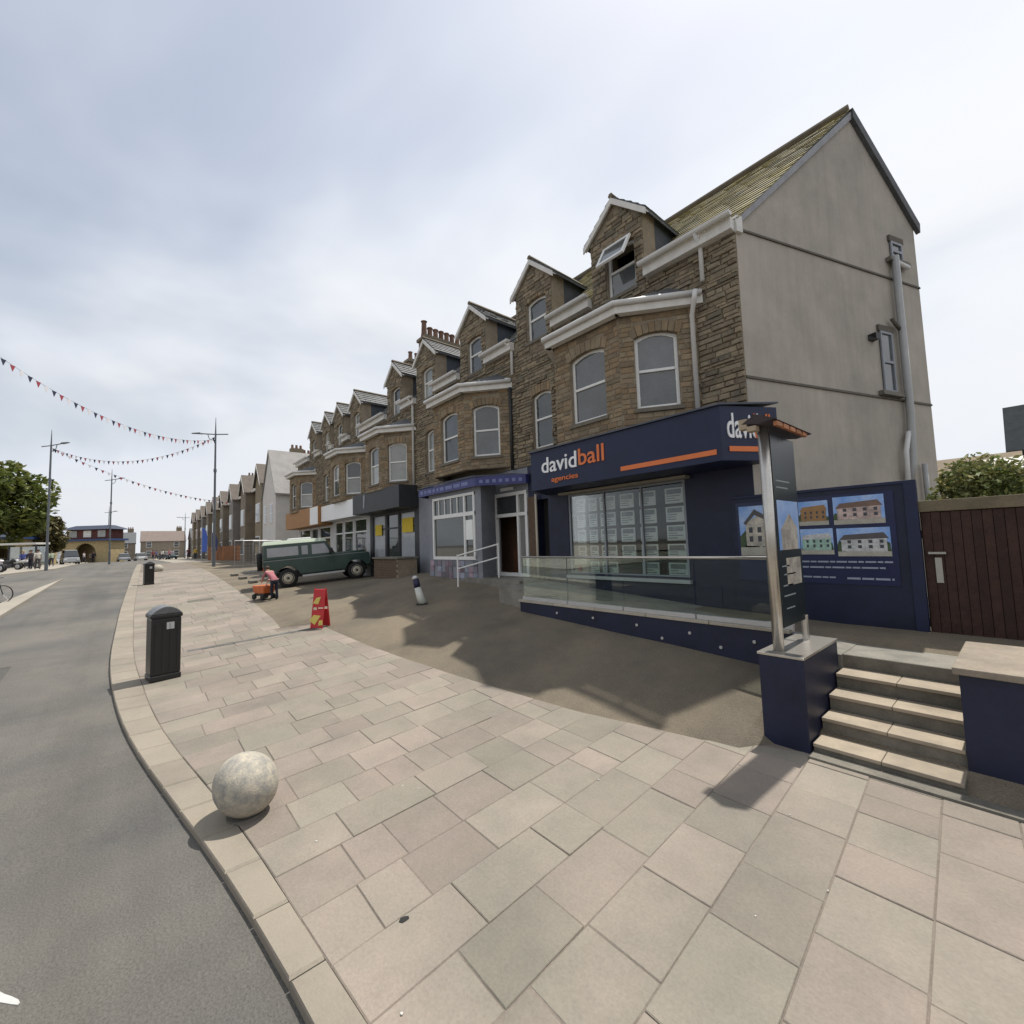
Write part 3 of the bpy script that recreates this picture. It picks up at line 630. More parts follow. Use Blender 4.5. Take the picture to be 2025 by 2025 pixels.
gpipe([(4.85, 4.6, .1), (4.6, 4.15, .14), (4.6, 2.8, .1)], .05, pipe_w); gpipe([(5.35, 3.9, .1), (5.35, 2.6, .1)], .05, pipe_g); gpipe([(5.5, 8.6, .1), (4.95, 8.62, .12)], .05, pipe_w)
q = MB(); q.hexa([gp(3.85, 6.62, 0), gp(4.05, 6.62, 0), gp(4.0, 6.62, .14), gp(3.9, 6.62, .14), gp(3.85, 6.75, 0), gp(4.05, 6.75, 0), gp(4.05, 6.75, .16), gp(3.85, 6.75, .16)]); q.build('flood_light', black, gw)
# downpipe at the corner of the bay and from the eaves
downpipe(H1, b1, [(-3.85, 8.3, 8.42), (-3.85, 8.52, 8.2), (-3.85, 8.52, 7.5)]); downpipe(H1, b1, [(-3.9, 8.3, 7.28), (-3.95, 8.32, 7.1), (-4.1, 8.5, 6.9), (-4.1, 8.5, 4.7)], .05)
# shop front: wall plane, fascia box, window with leaflets
sh = MB(); wall_plane(sh, (-9.65, D), (1, 0), .36, 6.45, .6, 4.62, [(1.87, 5.12, 1.58, 3.62), (.72, 1.15, .9, 3.6)], .25, b1); shf = sh.build('shop_front', navy, H1)
pk = MB(); pk.box(-9.29-b1.x, -8.95-b1.x, -.03, -.002, .1, 2.9); pk.build('brick_pier', brickm, shf)
rcs = MB(); rcs.box(-9.0-b1.x, -8.4-b1.x, .25, .3, 0, 2.85); rcs.build('passage_door', dark_in, shf)
downpipe(shf, b1, [(-8.88, 8.5, 3.75), (-8.88, 8.5, 1.2)], .035, mat('cream pipe', (.5, .45, .36), .5, .1, 5, 0))
fb = MB(); fb.prism([tuple(Vector(v)-b1) for v in ((-8.02, 7.55, 3.68), (-3.27, 7.55, 3.68), (-2.72, 8.56, 3.68), (-8.5, 8.56, 3.68))], (0, 0, .96)); fas = fb.build('fascia_sign', navy_d, H1, bevel=.008)
tp = MB(); tp.prism([tuple(Vector(v)-b1) for v in ((-8.06, 7.5, 4.64), (-3.25, 7.5, 4.64), (-2.68, 8.55, 4.70), (-8.5, 8.55, 4.70))], (0, 0, .03)); tp.build('lead_capping', mat('lead', (.09, .1, .13), .6, .2, 4, .1), fas)
FM = lambda x_, y_, z, a=0: Matrix.Translation(Vector((x_, y_, z))-b1) @ Matrix.Rotation(a, 4, 'Z') @ Matrix.Rotation(R(90), 4, 'X')
text_mesh('lettering', 'david', .53, whitev, fas, FM(-7.62, 7.54, 4.08), width=1.12)
text_mesh('lettering', 'ball', .53, orange, fas, FM(-6.44, 7.54, 4.10), width=.71)
text_mesh('lettering', 'agencies', .17, orange, fas, FM(-7.3, 7.54, 3.83), width=.83)
st = MB(); st.box(-5.33-b1.x, -3.36-b1.x, 7.54-b1.y, 7.552-b1.y, 3.80-b1.z, 3.89-b1.z); st.build('orange_stripe', orange, fas)
sa = math.atan2(8.56-7.55, -2.72+3.27); sdv = Vector((math.cos(sa), math.sin(sa), 0)); sp = Vector((-3.27, 7.55, 0))+Vector((math.sin(sa), -math.cos(sa), 0))*.008
pS = sp+sdv*.12; text_mesh('lettering', 'david', .62, whitev, fas, FM(pS.x, pS.y, 4.08, sa), sx=.5); pS = sp+sdv*.66; text_mesh('lettering', 'ball', .62, orange, fas, FM(pS.x, pS.y, 4.08, sa), sx=.42)
st = MB(); q0, q1 = sp+sdv*.14, sp+sdv*1.05; st.prism([(q.x-b1.x, q.y-b1.y, z-b1.z) for q, z in ((q0, 3.84), (q1, 3.84), (q1, 3.93), (q0, 3.93))], tuple(Vector((math.sin(sa), -math.cos(sa), 0))*.006)); st.build('orange_stripe', orange, fas)
# soffit and blind box
sf = MB(); sf.box(-7.9-b1.x, -4.4-b1.x, -.22, -.01, 3.62-b1.z-.02, 3.66-b1.z); sf.build('blind_box', mat('cream blind', (.33, .30, .24), .8, .15, 5, .05), shf)
wf = MB(); X0, X1, Z0, Z1 = -7.78, -4.53, 1.58, 3.62
for a, c, e, g in ((X0, X0+.06, Z0, Z1), (X1-.06, X1, Z0, Z1), (X0, X1, Z0-.04, Z0+.03), (X0, X1, Z1-.06, Z1), (-6.66, -6.62, Z0, Z1), (-5.62, -5.58, Z0, Z1)): wf.box(a-b1.x, c-b1.x, .03-(.004 if c-a < .2 else 0), .1+(.004 if c-a < .2 else 0), e-b1.z, g+(.003 if c-a < .2 else 0)-b1.z)
swn = wf.build('shop_window', greyp, H1)
pg = MB(); pg.box(X0-b1.x, X1-b1.x, .05, .062, Z0-b1.z, Z1-b1.z); pg.build('pane', glass_s, swn)
sb = MB(); sb.box(X0-.05-b1.x, X1+.05-b1.x, -.1, .04, Z0-.12-b1.z, Z0-.045-b1.z); sb.build('sill', silver, swn)
ib = MB(); ib.box(-8.3-b1.x, -3.4-b1.x, 2.2, 2.3, 0, 3.6); ib.box(-8.3-b1.x, -3.4-b1.x, .25, 2.2, 3.3, 3.35); ib.box(-8.3-b1.x, -3.4-b1.x, .25, 2.2, .1, .15); ib.build('shop_interior', inter, H1)
cr_ = random.Random(5)
cols = [(-7.62, .28), (-7.22, .26), (-6.86, .46), (-6.26, .38), (-5.73, .42), (-5.08, .42)]
for r_ in range(5):
    for k, (cx, cw) in enumerate(cols):
        z = 3.14-r_*.40
        if z < 1.5 or (r_ == 4 and k in (0, 3)): continue
        cm = MB(); cm.box(cx-b1.x, cx+cw-b1.x, .16, .168, z-b1.z, z+.33-b1.z, 0)
        for j in range(3): cm.box(cx+.04-b1.x, cx+cw*cr_.uniform(.5, .9)-b1.x, .154, .16, z+.05+j*.05-b1.z, z+.068+j*.05-b1.z, 1)
        cm.box(cx+.04-b1.x, cx+cw-.04-b1.x, .154, .16, z+.2-b1.z, z+.3-b1.z, 1 if cr_.random() < .4 else 2)
        cm.build('leaflet', [paper, paper_ink, mat('leaflet photo', (.36, .40, .42), .7, .4, 9, 0, rand=.3)], swn)
rs = MB(); rs.box(-8.5-b1.x, -3.9-b1.x, -.02, -.004, .02, .62); rs.build('stall_riser', navy, shf)
# posters on the navy wall right of the window: left poster belongs to the house wall
def poster(parent, b, x0, x1, z0, z1, y, roofc, wallc, style, seed):
    r_ = random.Random(seed); mb = MB(); w_, h_ = x1-x0, z1-z0; bx, bz = b.x, b.z; yy = y-b.y
    skyb = mat('poster sky', (.16, .33, .70), .35, .25, 2, 0, c2=(.42, .55, .80)); mats_ = [skyb, wallc, roofc, mat('poster ground', (.42, .40, .34), .4, .2, 6, 0), mat('poster window', (.07, .075, .09), .4, .3, 9, 0), mat('poster hedge', (.07, .11, .05), .4, .5, 14, 0)]
    q = lambda u, v: (x0+w_*u-bx, yy, z0+h_*v-bz)
    mb.box(x0-bx, x1-bx, yy, yy+.02, z0-bz, z1-bz, 0)
    def poly(pts, mi, k): mb.prism([(q(u, v)[0], yy-.001*k, q(u, v)[2]) for u, v in pts], (0, -.001, 0), mi)
    poly([(0, 0), (1, 0), (1, .17), (0, .22)], 3, 1)
    for k in range(3):
        u = r_.uniform(0, .9); ww = r_.uniform(.08, .2); hh = r_.uniform(.2, .42); poly([(max(0, u-ww), .17), (min(1, u+ww), .17), (min(1, u+ww*.8), .17+hh*.7), (min(1, max(0, u+ww*.1)), .17+hh), (max(0, u-ww*.7), .17+hh*.6)], 5, 1.5)
    if style == 0: poly([(.12, .2), (.62, .18), (.62, .68), (.38, .82), (.12, .66)], 1, 2); poly([(.62, .18), (.95, .2), (.95, .55), (.62, .6)], 1, 2); poly([(.08, .66), (.3, .93), (.64, .70), (.60, .64), (.3, .82), (.12, .62)], 2, 3)
    else: poly([(.08, .18), (.93, .16), (.93, .62), (.08, .58)], 1, 2); poly([(.04, .58), (.97, .62), (.88, .82), (.14, .76)], 2, 3)
    for k in range(4 if style else 3):
        u = .2+k*.2 if style else .18+k*.16
        for v in (.28, .46): poly([(u, v), (u+.07, v), (u+.07, v+.11), (u, v+.11)], 4, 4)
    return mb.build('poster', mats_, parent)
skyb = mat('poster sky', (.16, .33, .70), .35, .25, 2, 0, c2=(.42, .55, .80)); cream = mat('poster cream', (.58, .53, .45), .4, .45, 7, 0); pink = mat('poster pink', (.60, .46, .42), .4, .45, 7, 0); mint = mat('poster mint', (.38, .58, .48), .4, .45, 7, 0); wht = mat('poster white', (.62, .62, .62), .4, .4, 7, 0)
ochre = mat('poster ochre', (.36, .20, .08), .4, .25, 5, 0); rdark = mat('poster roof', (.10, .09, .09), .5, .2, 5, 0); rbrown = mat('poster brown roof', (.2, .13, .1), .5, .2, 5, 0)

# ---- house 2
H2, b2, rg2 = house(-9.65, -15.75, 'stone terrace house with arched bay above the slim blue shop sign', [(-13.0, -11.15, -13.75, -9.95, 7.72, 4.7, 7.12)],
    [(-11.78,), (-14.95, 3)], [(-15.08, -14.2, 5.25, 6.9, 3)], 'parts', True, seed=22, eaves=[(-11.0, -9.65), (-14.17, -12.56)], zg=1.2)
downpipe(H2, b2, [(-9.75, 8.3, 8.42), (-9.72, 8.52, 8.2), (-9.72, 8.52, 7.45)]); downpipe(H2, b2, [(-9.85, 8.52, 7.1), (-9.85, 8.52, 4.6)], .05, mat('black pipe', (.03, .03, .03), .5, .2, 5, 0))
s2 = MB(); wall_plane(s2, (-15.75, D), (1, 0), 0, 6.46, 1.0, 4.62, [(4.85, 6.42, 1.5, 3.93)], .25, b2); s2f = s2.build('shop_front', mat('grey blue shop paint', (.24, .25, .28), .6, .15, 4, .05), H2)
# projecting shop bay
sbay = MB(); SB = [(-14.3, D), (-13.4, 7.7), (-10.55, 7.7), (-10.95, D)]
for (A, B) in zip(SB, SB[1:]):
    A, B = Vector(A), Vector(B); ln = (B-A).length; d = tuple((B-A)/ln); hs = [(.3, ln-.12, 2.0, 3.98)] if ln > 2 else ([(.12, ln-.12, 2.0, 3.9)] if A.x < -12 else [])
    wall_plane(sbay, tuple(A), d, 0, ln, 1.1, 4.25, hs, .12, b2)
sbo = sbay.build('shop_bay', MATS['grey blue shop paint'], H2)
fr = MB(); xa, xb = -13.1, -10.67
for a, c, e, g in ((xa, xa+.08, 2, 3.98), (xb-.08, xb, 2, 3.98), (xa, xb, 1.94, 2.04), (xa, xb, 3.28, 3.4), (xa, xb, 3.9, 3.98), (xa+1.85, xa+1.93, 2, 3.98)): fr.box(a-b2.x, c-b2.x, (7.66 if c-a < .2 else 7.664)-b2.y, (7.76 if c-a < .2 else 7.755)-b2.y, e-(.01 if c-a < .2 else 0)-b2.z, g+(.004 if c-a < .2 else 0)-b2.z)
for k in range(1, 5): fr.box(xa+k*.37-.02-b2.x, xa+k*.37+.02-b2.x, 7.68-b2.y, 7.74-b2.y, 3.4-b2.z, 3.9-b2.z)
fo = fr.build('shop_window', upvc, H2)
pg = MB(); pg.box(xa-b2.x, xb-b2.x, 7.71-b2.y, 7.72-b2.y, 2-b2.z, 3.95-b2.z); pg.build('pane', mat('dark shop glass', (.045, .055, .05), .03, .2, 1.5, 0, spec=1), fo)
nb = MB(); nb.box(xb-.50-b2.x, xb-.14-b2.x, 7.690-b2.y, 7.697-b2.y, 2.55-b2.z, 3.15-b2.z); nb.build('notice', paper, fo)
tl = MB()
for i in range(12):
    for k in range(4):
        if rg2.random() < .75: tl.box(-13.3+i*.225-b2.x, -13.09+i*.225-b2.x, 7.675-b2.y, 7.698-b2.y, 1.2+k*.18-b2.z, 1.36+k*.18-b2.z)
tag(tl.build('wall_tiles', mat('patterned tile', (.26, .28, .34), .4, .3, 8, 0, island=.6, hue=(1.2, .8, .8)), sbo), kind='stuff')
fs2 = MB(); z0, z1 = 4.1, 4.36
for (A, B) in zip([(-14.35, 8.5), (-13.75, 7.5), (-10.35, 7.5)], [(-13.75, 7.5), (-10.35, 7.5), (-9.2, 8.45)]): 
    A, B = Vector((*A, 0)), Vector((*B, 0)); fs2.prism([tuple(v+Vector((0, 0, z))-b2) for v, z in ((A, z0), (B, z0), (B, z1), (A, z1))], (0, .12, .02))
f2 = fs2.build('fascia_sign', blue2, H2); r_l = random.Random(4); x_ = -13.6
while x_ < -10.7: l_ = r_l.uniform(.12, .42); lt = MB(); lt.box(x_-b2.x, x_+l_-b2.x, 7.493-b2.y, 7.497-b2.y, 4.17-b2.z, 4.28-b2.z); lt.build('lettering', blue2l, f2); x_ += l_+.08
for i in range(7):
    q = Vector((-10.35, 7.5, 0)).lerp(Vector((-9.2, 8.45, 0)), .08+i*.13); q2 = Vector((-10.35, 7.5, 0)).lerp(Vector((-9.2, 8.45, 0)), .08+i*.13+.07); lt = MB(); lt.prism([tuple(v+Vector((.004, -.006, z))-b2) for v, z in ((q, 4.17), (q2, 4.17), (q2, 4.27), (q, 4.27))], (.002, -.002, 0)); lt.build('lettering', blue2l, f2)
sl2 = MB(); sl2.prism([tuple(Vector(v)-b2) for v in ((-14.35, D, 4.36), (-13.75, 7.45, 4.36), (-10.35, 7.45, 4.36), (-9.2, D, 4.36))], (0, 0, .26)); 
sl2 = MB(); zt_ = 4.5; sl2.add([tuple(Vector(v)-b2) for v in ((-14.35, D, 4.37), (-13.75, 7.46, 4.37), (-10.35, 7.46, 4.37), (-9.2, D-.02, 4.37), (-14.2, D, zt_), (-13.3, 7.75, zt_), (-10.9, 7.75, zt_), (-9.9, D, zt_))], [(0, 1, 5, 4), (1, 2, 6, 5), (2, 3, 7, 6)]); sl2.build('canopy_roof', mat('lead', (.09, .1, .13), .6, .2, 4, .1), f2)
# doorway of shop 2
dr = MB(); xa, xb = -10.9, -9.33
for a, c, e, g in ((xa, xa+.1, 1.5, 3.93), (xb-.1, xb, 1.5, 3.93), (xa, xb, 3.83, 3.93), (xa, xb, 3.2, 3.3), (xb-.46, xb-.38, 1.5, 3.93), (xa, xb, 1.42, 1.52)): dr.box(a-b2.x, c-b2.x, -.03-(.004 if c-a < .2 else 0), .1+(.004 if c-a < .2 else 0), e-b2.z, g+(.003 if c-a < .2 else 0)-b2.z)
do = dr.build('door_frame', upvc, H2); pg = MB(); pg.box(xb-.38-b2.x, xb-.1-b2.x, .03, .04, 1.52-b2.z, 3.83-b2.z); pg.build('pane', pane_l, do)
pg = MB(); pg.box(xa+.1-b2.x, xb-.46-b2.x, .03, .04, 3.3-b2.z, 3.83-b2.z); pg.build('pane', pane_m, do)
dl = MB(); dl.box(xb-.48-b2.x, xb-.42-b2.x, .106, .95, 1.55-b2.z, 3.2-b2.z); dl.build('open_door', upvc, do); nt_ = MB(); nt_.box(xb-.75-b2.x, xb-.48-b2.x, .25, .27, 2.4-b2.z, 3.2-b2.z); nt_.build('notice', mat('menu card', (.5, .48, .4), .8, .1, 5, 0), do)
vt = MB(); vt.box(-10.5-b2.x, -9.9-b2.x, -.05, -.005, 4.0-b2.z, 4.09-b2.z); vt.build('vent', upvc, do)
ib = MB(); ib.box(-15.5-b2.x, -9.32-b2.x, 1.1, 1.2, -.2, 3.4); ib.box(-15.5-b2.x, -9.32-b2.x, .25, 2.4, 3.2, 3.25); ib.box(-15.5-b2.x, -9.32-b2.x, .25, 2.4, .2, .25); ib.build('shop_interior', mat('warm interior', (.2, .12, .075), .8, .3, 2, 0), H2)
tb = MB(); tb.box(-10.7-b2.x, -10.2-b2.x, .6, 1.0, .26, 1.15); tb.build('counter', mat('brown wood', (.14, .06, .03), .6, .2, 5, 0), H2)
# chimney stack on the party wall
ch = MB(); ch.box(-16.15-b2.x, -15.55-b2.x, 8.95-b2.y, 11.1-b2.y, 8.8-b2.z, 11.15-b2.z); ch.box(-16.22-b2.x, -15.48-b2.x, 8.88-b2.y, 11.17-b2.y, 11.0-b2.z, 11.12-b2.z); cho = ch.build('chimney', rubble_s, H2)
for i in range(8):
    p_ = MB(); p_.lathe([(.13, 0), (.11, .12), (.1, .42), (.13, .46), (.12, .5)] if i else [(.15, 0), (.12, .2), (.1, .65), (.14, .7)], 10, c=(-15.85-b2.x, 9.05+i*.275-b2.y, 11.13-b2.z)); p_.build('chimney_pot', terra, cho, smooth=False)

# ---- houses 3 to 5
H3, b3, rg3 = house(-15.75, -20.6, 'terrace house of grey brown stone above the charcoal shop front', [(-18.9, -17.25, -19.7, -16.0, 7.72, 4.8, 7.15, (1, 3))], [(-17.7, 1)], [], 'stuff', True, seed=33, eaves=[(-16.92, -15.75), (-20.6, -18.5)], zg=1.2)
H4, b4, rg4 = house(-20.6, -25.9, 'terrace house with bay above the white shop sign', [(-23.6, -22.1, -24.3, -20.9, 7.72, 4.8, 7.15, (2, 1))], [(-22.2, 3), (-24.75, 1)], [], 'stuff', True, seed=44, eaves=[(-21.42, -20.6), (-23.97, -23.0), (-25.9, -25.55)], zg=1.2)
H5, b5, rg5 = house(-25.9, -33.0, 'farthest house of the nearer terrace above the orange shop sign', [(-31.6, -29.9, -32.4, -28.9, 7.72, 4.8, 7.15, (0, 1))], [(-26.85, 2), (-29.4, 0)], [(-27.4, -26.6, 5.25, 6.9, 1)], 'stuff', True, seed=55, eaves=[(-26.07, -25.9), (-28.62, -27.63), (-33, -30.18)], zg=1.2)
for H_, b_, x_ in ((H3, b3, -15.95), (H4, b4, -25.8)): downpipe(H_, b_, [(x_, 8.3, 8.42), (x_, 8.5, 8.2), (x_, 8.5, 4.7)], .05)
for H_, b_, cx in ((H3, b3, -20.5),):
    ch = MB(); ch.box(cx-.3-b_.x, cx+.3-b_.x, 10.6-b_.y, 12.2-b_.y, 10-b_.z, 12.2-b_.z); ch.box(cx-.36-b_.x, cx+.36-b_.x, 10.54-b_.y, 12.26-b_.y, 12.0-b_.z, 12.1-b_.z); co = ch.build('chimney', rubble_s, H_)
    for i in range(4): p_ = MB(); p_.lathe([(.12, 0), (.1, .4), (.13, .46)], 8, c=(cx-b_.x, 10.85+i*.36-b_.y, 12.2-b_.z)); p_.build('chimney_pot', terra, co)
def shop(H_, b_, x0, x1, wallm, signm, zs0, zs1, ys, doors, panes, framem):
    s_ = MB(); hs = [(p[0]-x0, p[1]-x0, p[2], p[3]) for p in panes]; wall_plane(s_, (x0, D), (1, 0), 0, x1-x0, 1.0, 4.85, hs, .2, b_); sf_ = s_.build('shop_front', wallm, H_)
    f_ = MB(); f_.box(x0+.02-b_.x, x1-.02-b_.x, ys-b_.y, D-.01-b_.y, zs0-b_.z, zs1-b_.z); sg = f_.build('fascia_sign', signm, H_, bevel=.01)
    for p in panes:
        fr_ = MB(); f = .07
        for a, c, e, g in ((p[0], p[0]+f, p[2], p[3]), (p[1]-f, p[1], p[2], p[3]), (p[0], p[1], p[2], p[2]+f), (p[0], p[1], p[3]-f, p[3]), (p[0], p[1], p[3]-.7, p[3]-.63)): fr_.box(a-b_.x, c-b_.x, .02-(.004 if c-a < .2 else 0), .1+(.004 if c-a < .2 else 0), e-b_.z, g+(.003 if c-a < .2 else 0)-b_.z)
        w_ = fr_.build('shop_window', framem, H_); q = MB(); q.box(p[0]-b_.x, p[1]-b_.x, .06, .07, p[2]-b_.z, p[3]-b_.z); q.build('pane', p[4] if len(p) > 4 else MATS['dark shop glass'], w_)
    return sf_, sg
sf3, sg3 = shop(H3, b3, -20.6, -15.75, dkgrey, dkgrey, 3.95, 4.85, 7.75, 0, [(-20.3, -18.9, 1.5, 3.9, mat('whitened glass', (.42, .44, .46), .15, .2, 1.5, 0)), (-18.75, -17.6, 1.3, 3.9), (-17.5, -16.1, 1.5, 3.9, MATS['whitened glass'])], dkgrey)
for x0, x1, z0, z1 in ((-19.95, -19.25, 2.95, 3.45), (-17.2, -16.25, 3.0, 3.6)): q = MB(); q.box(x0-b3.x, x1-b3.x, -.02, .0, z0-b3.z, z1-b3.z); q.build('yellow_notice', yellow, sf3)
q = MB(); q.add([tuple(Vector(v)-b3) for v in ((-19.3, 7.74, 4.2), (-19.2, 7.74, 4.15), (-19.1, 7.74, 4.75), (-19.25, 7.74, 4.78))], [(0, 1, 2, 3)]); q.prism([tuple(Vector(v)-b3) for v in ((-19.3, 7.744, 4.25), (-19.18, 7.744, 4.15), (-19.12, 7.744, 4.6), (-19.28, 7.744, 4.72))], (0, -.006, 0)); q.build('sign_emblem', greyp, sg3)
sf4, sg4 = shop(H4, b4, -25.9, -20.6, mat('white shop paint', (.5, .5, .5), .6, .1, 4, .05), whitev, 3.95, 4.8, 7.95, 0, [(-25.5, -24.3, 1.9, 3.9), (-24.1, -22.8, 1.3, 3.9), (-22.6, -21.0, 1.9, 3.9)], upvc)
sf5, sg5 = shop(H5, b5, -33, -25.9, mat('white shop paint'  , (.5, .5, .5)), mat('orange timber sign', (.40, .20, .07), .6, .2, 5, .05, rand=.2), 3.8, 4.9, 7.8, 0, [(-32.5, -30.2, 1.9, 3.75), (-29.9, -28.6, 1.4, 3.75), (-28.3, -26.3, 1.9, 3.75)], upvc)
q = MB(); q.box(-27.4-b5.x, -25.95-b5.x, 7.78-b5.y, 7.797-b5.y, 3.85-b5.z, 4.85-b5.z); q.build('white_sign_panel', whitev, sg5)
# brick planter and steps before the charcoal shop
pl = empty('brick_planter', (-16.1, 7.6, G(-16.1, 7.6))); tag(pl, 'low brown brick planter wall before the charcoal shop', 'planter')
for k in range(9):
    for i in range(9):
        o_ = .11 if k % 2 else 0; q = MB(); x0 = -1.05+i*.225+o_-.05; x1 = min(x0+.215, 1.05)
        if x1-x0 < .04: continue
        q.box(max(x0, -1.05), x1, -.3, -.2, -.1+k*.095, -.1+k*.095+.085); q.build('brick', brickm, pl)
q = MB(); q.box(-1.04, 1.04, -.285, .5, -.3, .74); q.build('planter_core', mortar, pl); q = MB(); q.box(-1.1, 1.1, -.36, .55, .755, .82); q.build('coping', riser_m, pl, bevel=.01)

# ---------------------------------------------------------------- walkway, ramp wall, balustrade, steps, totem
zw_ = lambda X: interp(X, [(-8.6, 1.34), (-1.6, .84)])
mb = MB()
for a, c in zip(frange(-8.6, -1.66, 8), frange(-8.6, -1.66, 8)[1:]): mb.hexa([(a, 6.86, .2), (c, 6.86, .2), (c, D-.01, .2), (a, D-.01, .2), (a, 6.86, zw_(a)), (c, 6.86, zw_(c)), (c, D-.01, zw_(c)), (a, D-.01, zw_(a))])
mb.box(-1.66, .9, 6.95, D-.01, .2, .838); mb.box(-11.1, -8.61, 7.55, D-.01, .8, 1.42); tag(mb.build('walkway', conc), kind='structure')
rw = empty('ramp_wall', (-5.06, 6.78, .4)); tag(rw, 'long low navy rendered wall carrying the glass balustrade', 'wall'); rb = Vector((-5.06, 6.78, .4))
q = MB(); q.box(-7.63+5.06, -2.13+5.06, -.08, .08, -.3, .66); q.build('wall_body', navy, rw)
x = -7.66
while x < -2.2: q = MB(); q.box(x+5.06, min(x+1.1, -2.14)+5.06-.01, -.11, .11, .665, .715); q.build('coping', mat('pale coping', (.46, .41, .33), .8, .15, 4, .1, rand=.1), rw, bevel=.006); x += 1.1
for sx, sz in ((-6.48,.92),(-5.53,.92),(-4.56,.9),(-4.08,.74),(-3.59,.89),(-3.11,.74),(-2.63,.89)):
    q = MB(); q.lathe([(.026, 0), (.026, .012), (.02, .018)], 12); me = q.mesh('spot_light', silver); me.transform(Matrix.Rotation(R(90), 4, 'X')); o = link('spot_light', me, rw); o.location = (sx+5.06, -.082, sz-.4)
bl_ = empty('glass_balustrade', (-4.9, 6.74, 1.12)); tag(bl_, 'frameless glass balustrade with slim steel handrail along the ramp', 'balustrade')
for i in range(4):
    a, c = -7.55+i*1.36, -7.55+(i+1)*1.36-.02; q = MB(); q.box(a+4.9, c+4.9, -.006, .006, .05, .93); q.build('glass_panel', glass_c, bl_)
    q = MB(); q.box(a+4.9, c+4.9, -.03, .03, -.002, .07); q.build('base_channel', silver, bl_)
q = MB(); q.tube([(-7.58+4.9, 0, .955), (-2.02+4.9, 0, .955)], .024, 10); q.build('handrail', steel, bl_, smooth=True)
stp = tag(empty('steps', (-1.08, 6, 0)), 'short flight of pale stone steps between navy walls', 'steps'); sb_ = Vector((-1.08, 6, 0))
ys_ = [5.55, 5.9, 6.23, 6.57, 6.92]
for i in range(4):
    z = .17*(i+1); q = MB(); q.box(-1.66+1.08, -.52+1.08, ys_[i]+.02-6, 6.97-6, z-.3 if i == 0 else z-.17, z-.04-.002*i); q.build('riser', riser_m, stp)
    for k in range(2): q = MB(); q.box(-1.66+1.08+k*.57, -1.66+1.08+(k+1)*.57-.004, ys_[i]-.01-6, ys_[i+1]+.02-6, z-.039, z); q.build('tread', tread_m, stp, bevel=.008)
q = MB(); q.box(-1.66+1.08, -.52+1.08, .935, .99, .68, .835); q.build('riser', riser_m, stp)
q = MB(); q.box(-1.66+1.08, 3.5+1.08, -.62, -.46, -.1, .085); q.build('plinth_course', riser_m, stp)
pn = tag(empty('totem_plinth', (-1.9, 6.2, 0)), 'navy rendered pier with steel top left of the steps', 'plinth')
q = MB(); q.box(-.23, .225, -.7, .58, -.15, 1.03); q.build('pier', navy, pn, bevel=.01); q = MB(); q.box(-.24, .235, -.71, .59, 1.032, 1.06); q.build('steel_top', steel, pn, bevel=.004)
tt = tag(empty('sign_totem', (-1.97, 5.68, 1.06)), 'tall steel post sign with dark printed panel standing on the navy pier', 'sign')
q = MB(); q.tube([(0, 0, 0), (0, 0, 2.66)], .058, 16); q.build('post', steel, tt, smooth=True); q = MB(); q.tube([(.03, .86, 0), (.03, .86, .3)], .04, 12); q.build('post', steel, tt)
q = MB(); q.box(-.03, .05, .07, .88, .25, 2.55); tpn = q.build('panel', mat('totem panel', (.025, .035, .04), .3, .3, 2, 0), tt, bevel=.004)
tpr = [MATS['poster sky'], cream, mat('pale print', (.30, .33, .33), .5, .1, 4, 0), orange]
q = MB(); q.box(.0505, .053, .12, .84, 1.15, 1.75, 0); q.prism([(.0535, .2, 1.15), (.0535, .75, 1.15), (.0535, .75, 1.42), (.0535, .5, 1.6), (.0535, .2, 1.4)], (.002, 0, 0), 1)
for k, (z, a, c, mi) in enumerate(((1.98, .15, .8, 2), (1.9, .15, .7, 2), (.95, .15, .5, 2), (.85, .2, .75, 2), (.72, .15, .6, 2), (.6, .15, .7, 2), (.45, .2, .6, 2))): q.box(.0505, .0525, a, a+(c-a)*.7, z, z+.016, mi)
q.box(.0505, .0525, .3, .8, .72, 1.05, 1); q.build('print', tpr, tpn)
q = MB(); q.prism([(-.16, -.2, 2.66), (.02, -.26, 2.74), (.2, -.2, 2.66), (.02, -.2, 2.63)], (.04, 1.2, -.03)); q.build('cap', mat('cap slate', (.06, .05, .06), .6, .2, 5, .1), tt)
for k in range(5): q = MB(); q.box(.17, .21, -.15+k*.22, .02+k*.22, 2.585, 2.635); q.build('cap_tile', mat('orange tile', (.48, .2, .09), .7, .2, 6, .1, rand=.2), tt)
q = MB(); q.box(-.19, -.10, -.2, -.1, 2.6, 2.72); q.box(-.1, 0, -.21, -.1, 2.56, 2.62); q.build('cap_trim', wood_p, tt)

# navy boundary wall with posters, timber gate, right-hand wall
fe = tag(empty('poster_wall', (-2.2, 8.57, .8)), 'navy boarded wall with framed house pictures right of the shop', 'wall'); fb_ = Vector((-2.2, 8.57, .8))
q = MB(); q.box(-3.6+2.2, -1.12+2.2, -.02, .02, -.1, 2.28); q.build('wall_body', navy, fe); q = MB(); q.box(-1.14+2.2, -1.0+2.2, -.05, .05, -.1, 2.3); q.build('post', navy_d, fe, bevel=.006)
q = MB(); q.box(-3.6+2.2, -1.0+2.2, -.04, .03, 2.281, 2.33); q.build('top_rail', navy_d, fe, bevel=.006)
q = MB(); q.box(-3.52+2.2, -1.26+2.2, -.035, -.021, .78, 2.2); q.build('display_board', mat('display navy', (.014, .02, .07), .25, .2, 2, 0), fe)
poster(fe, fb_, -3.47, -2.57, 2.03, 2.93, 8.533, rdark, cream, 0, 1)
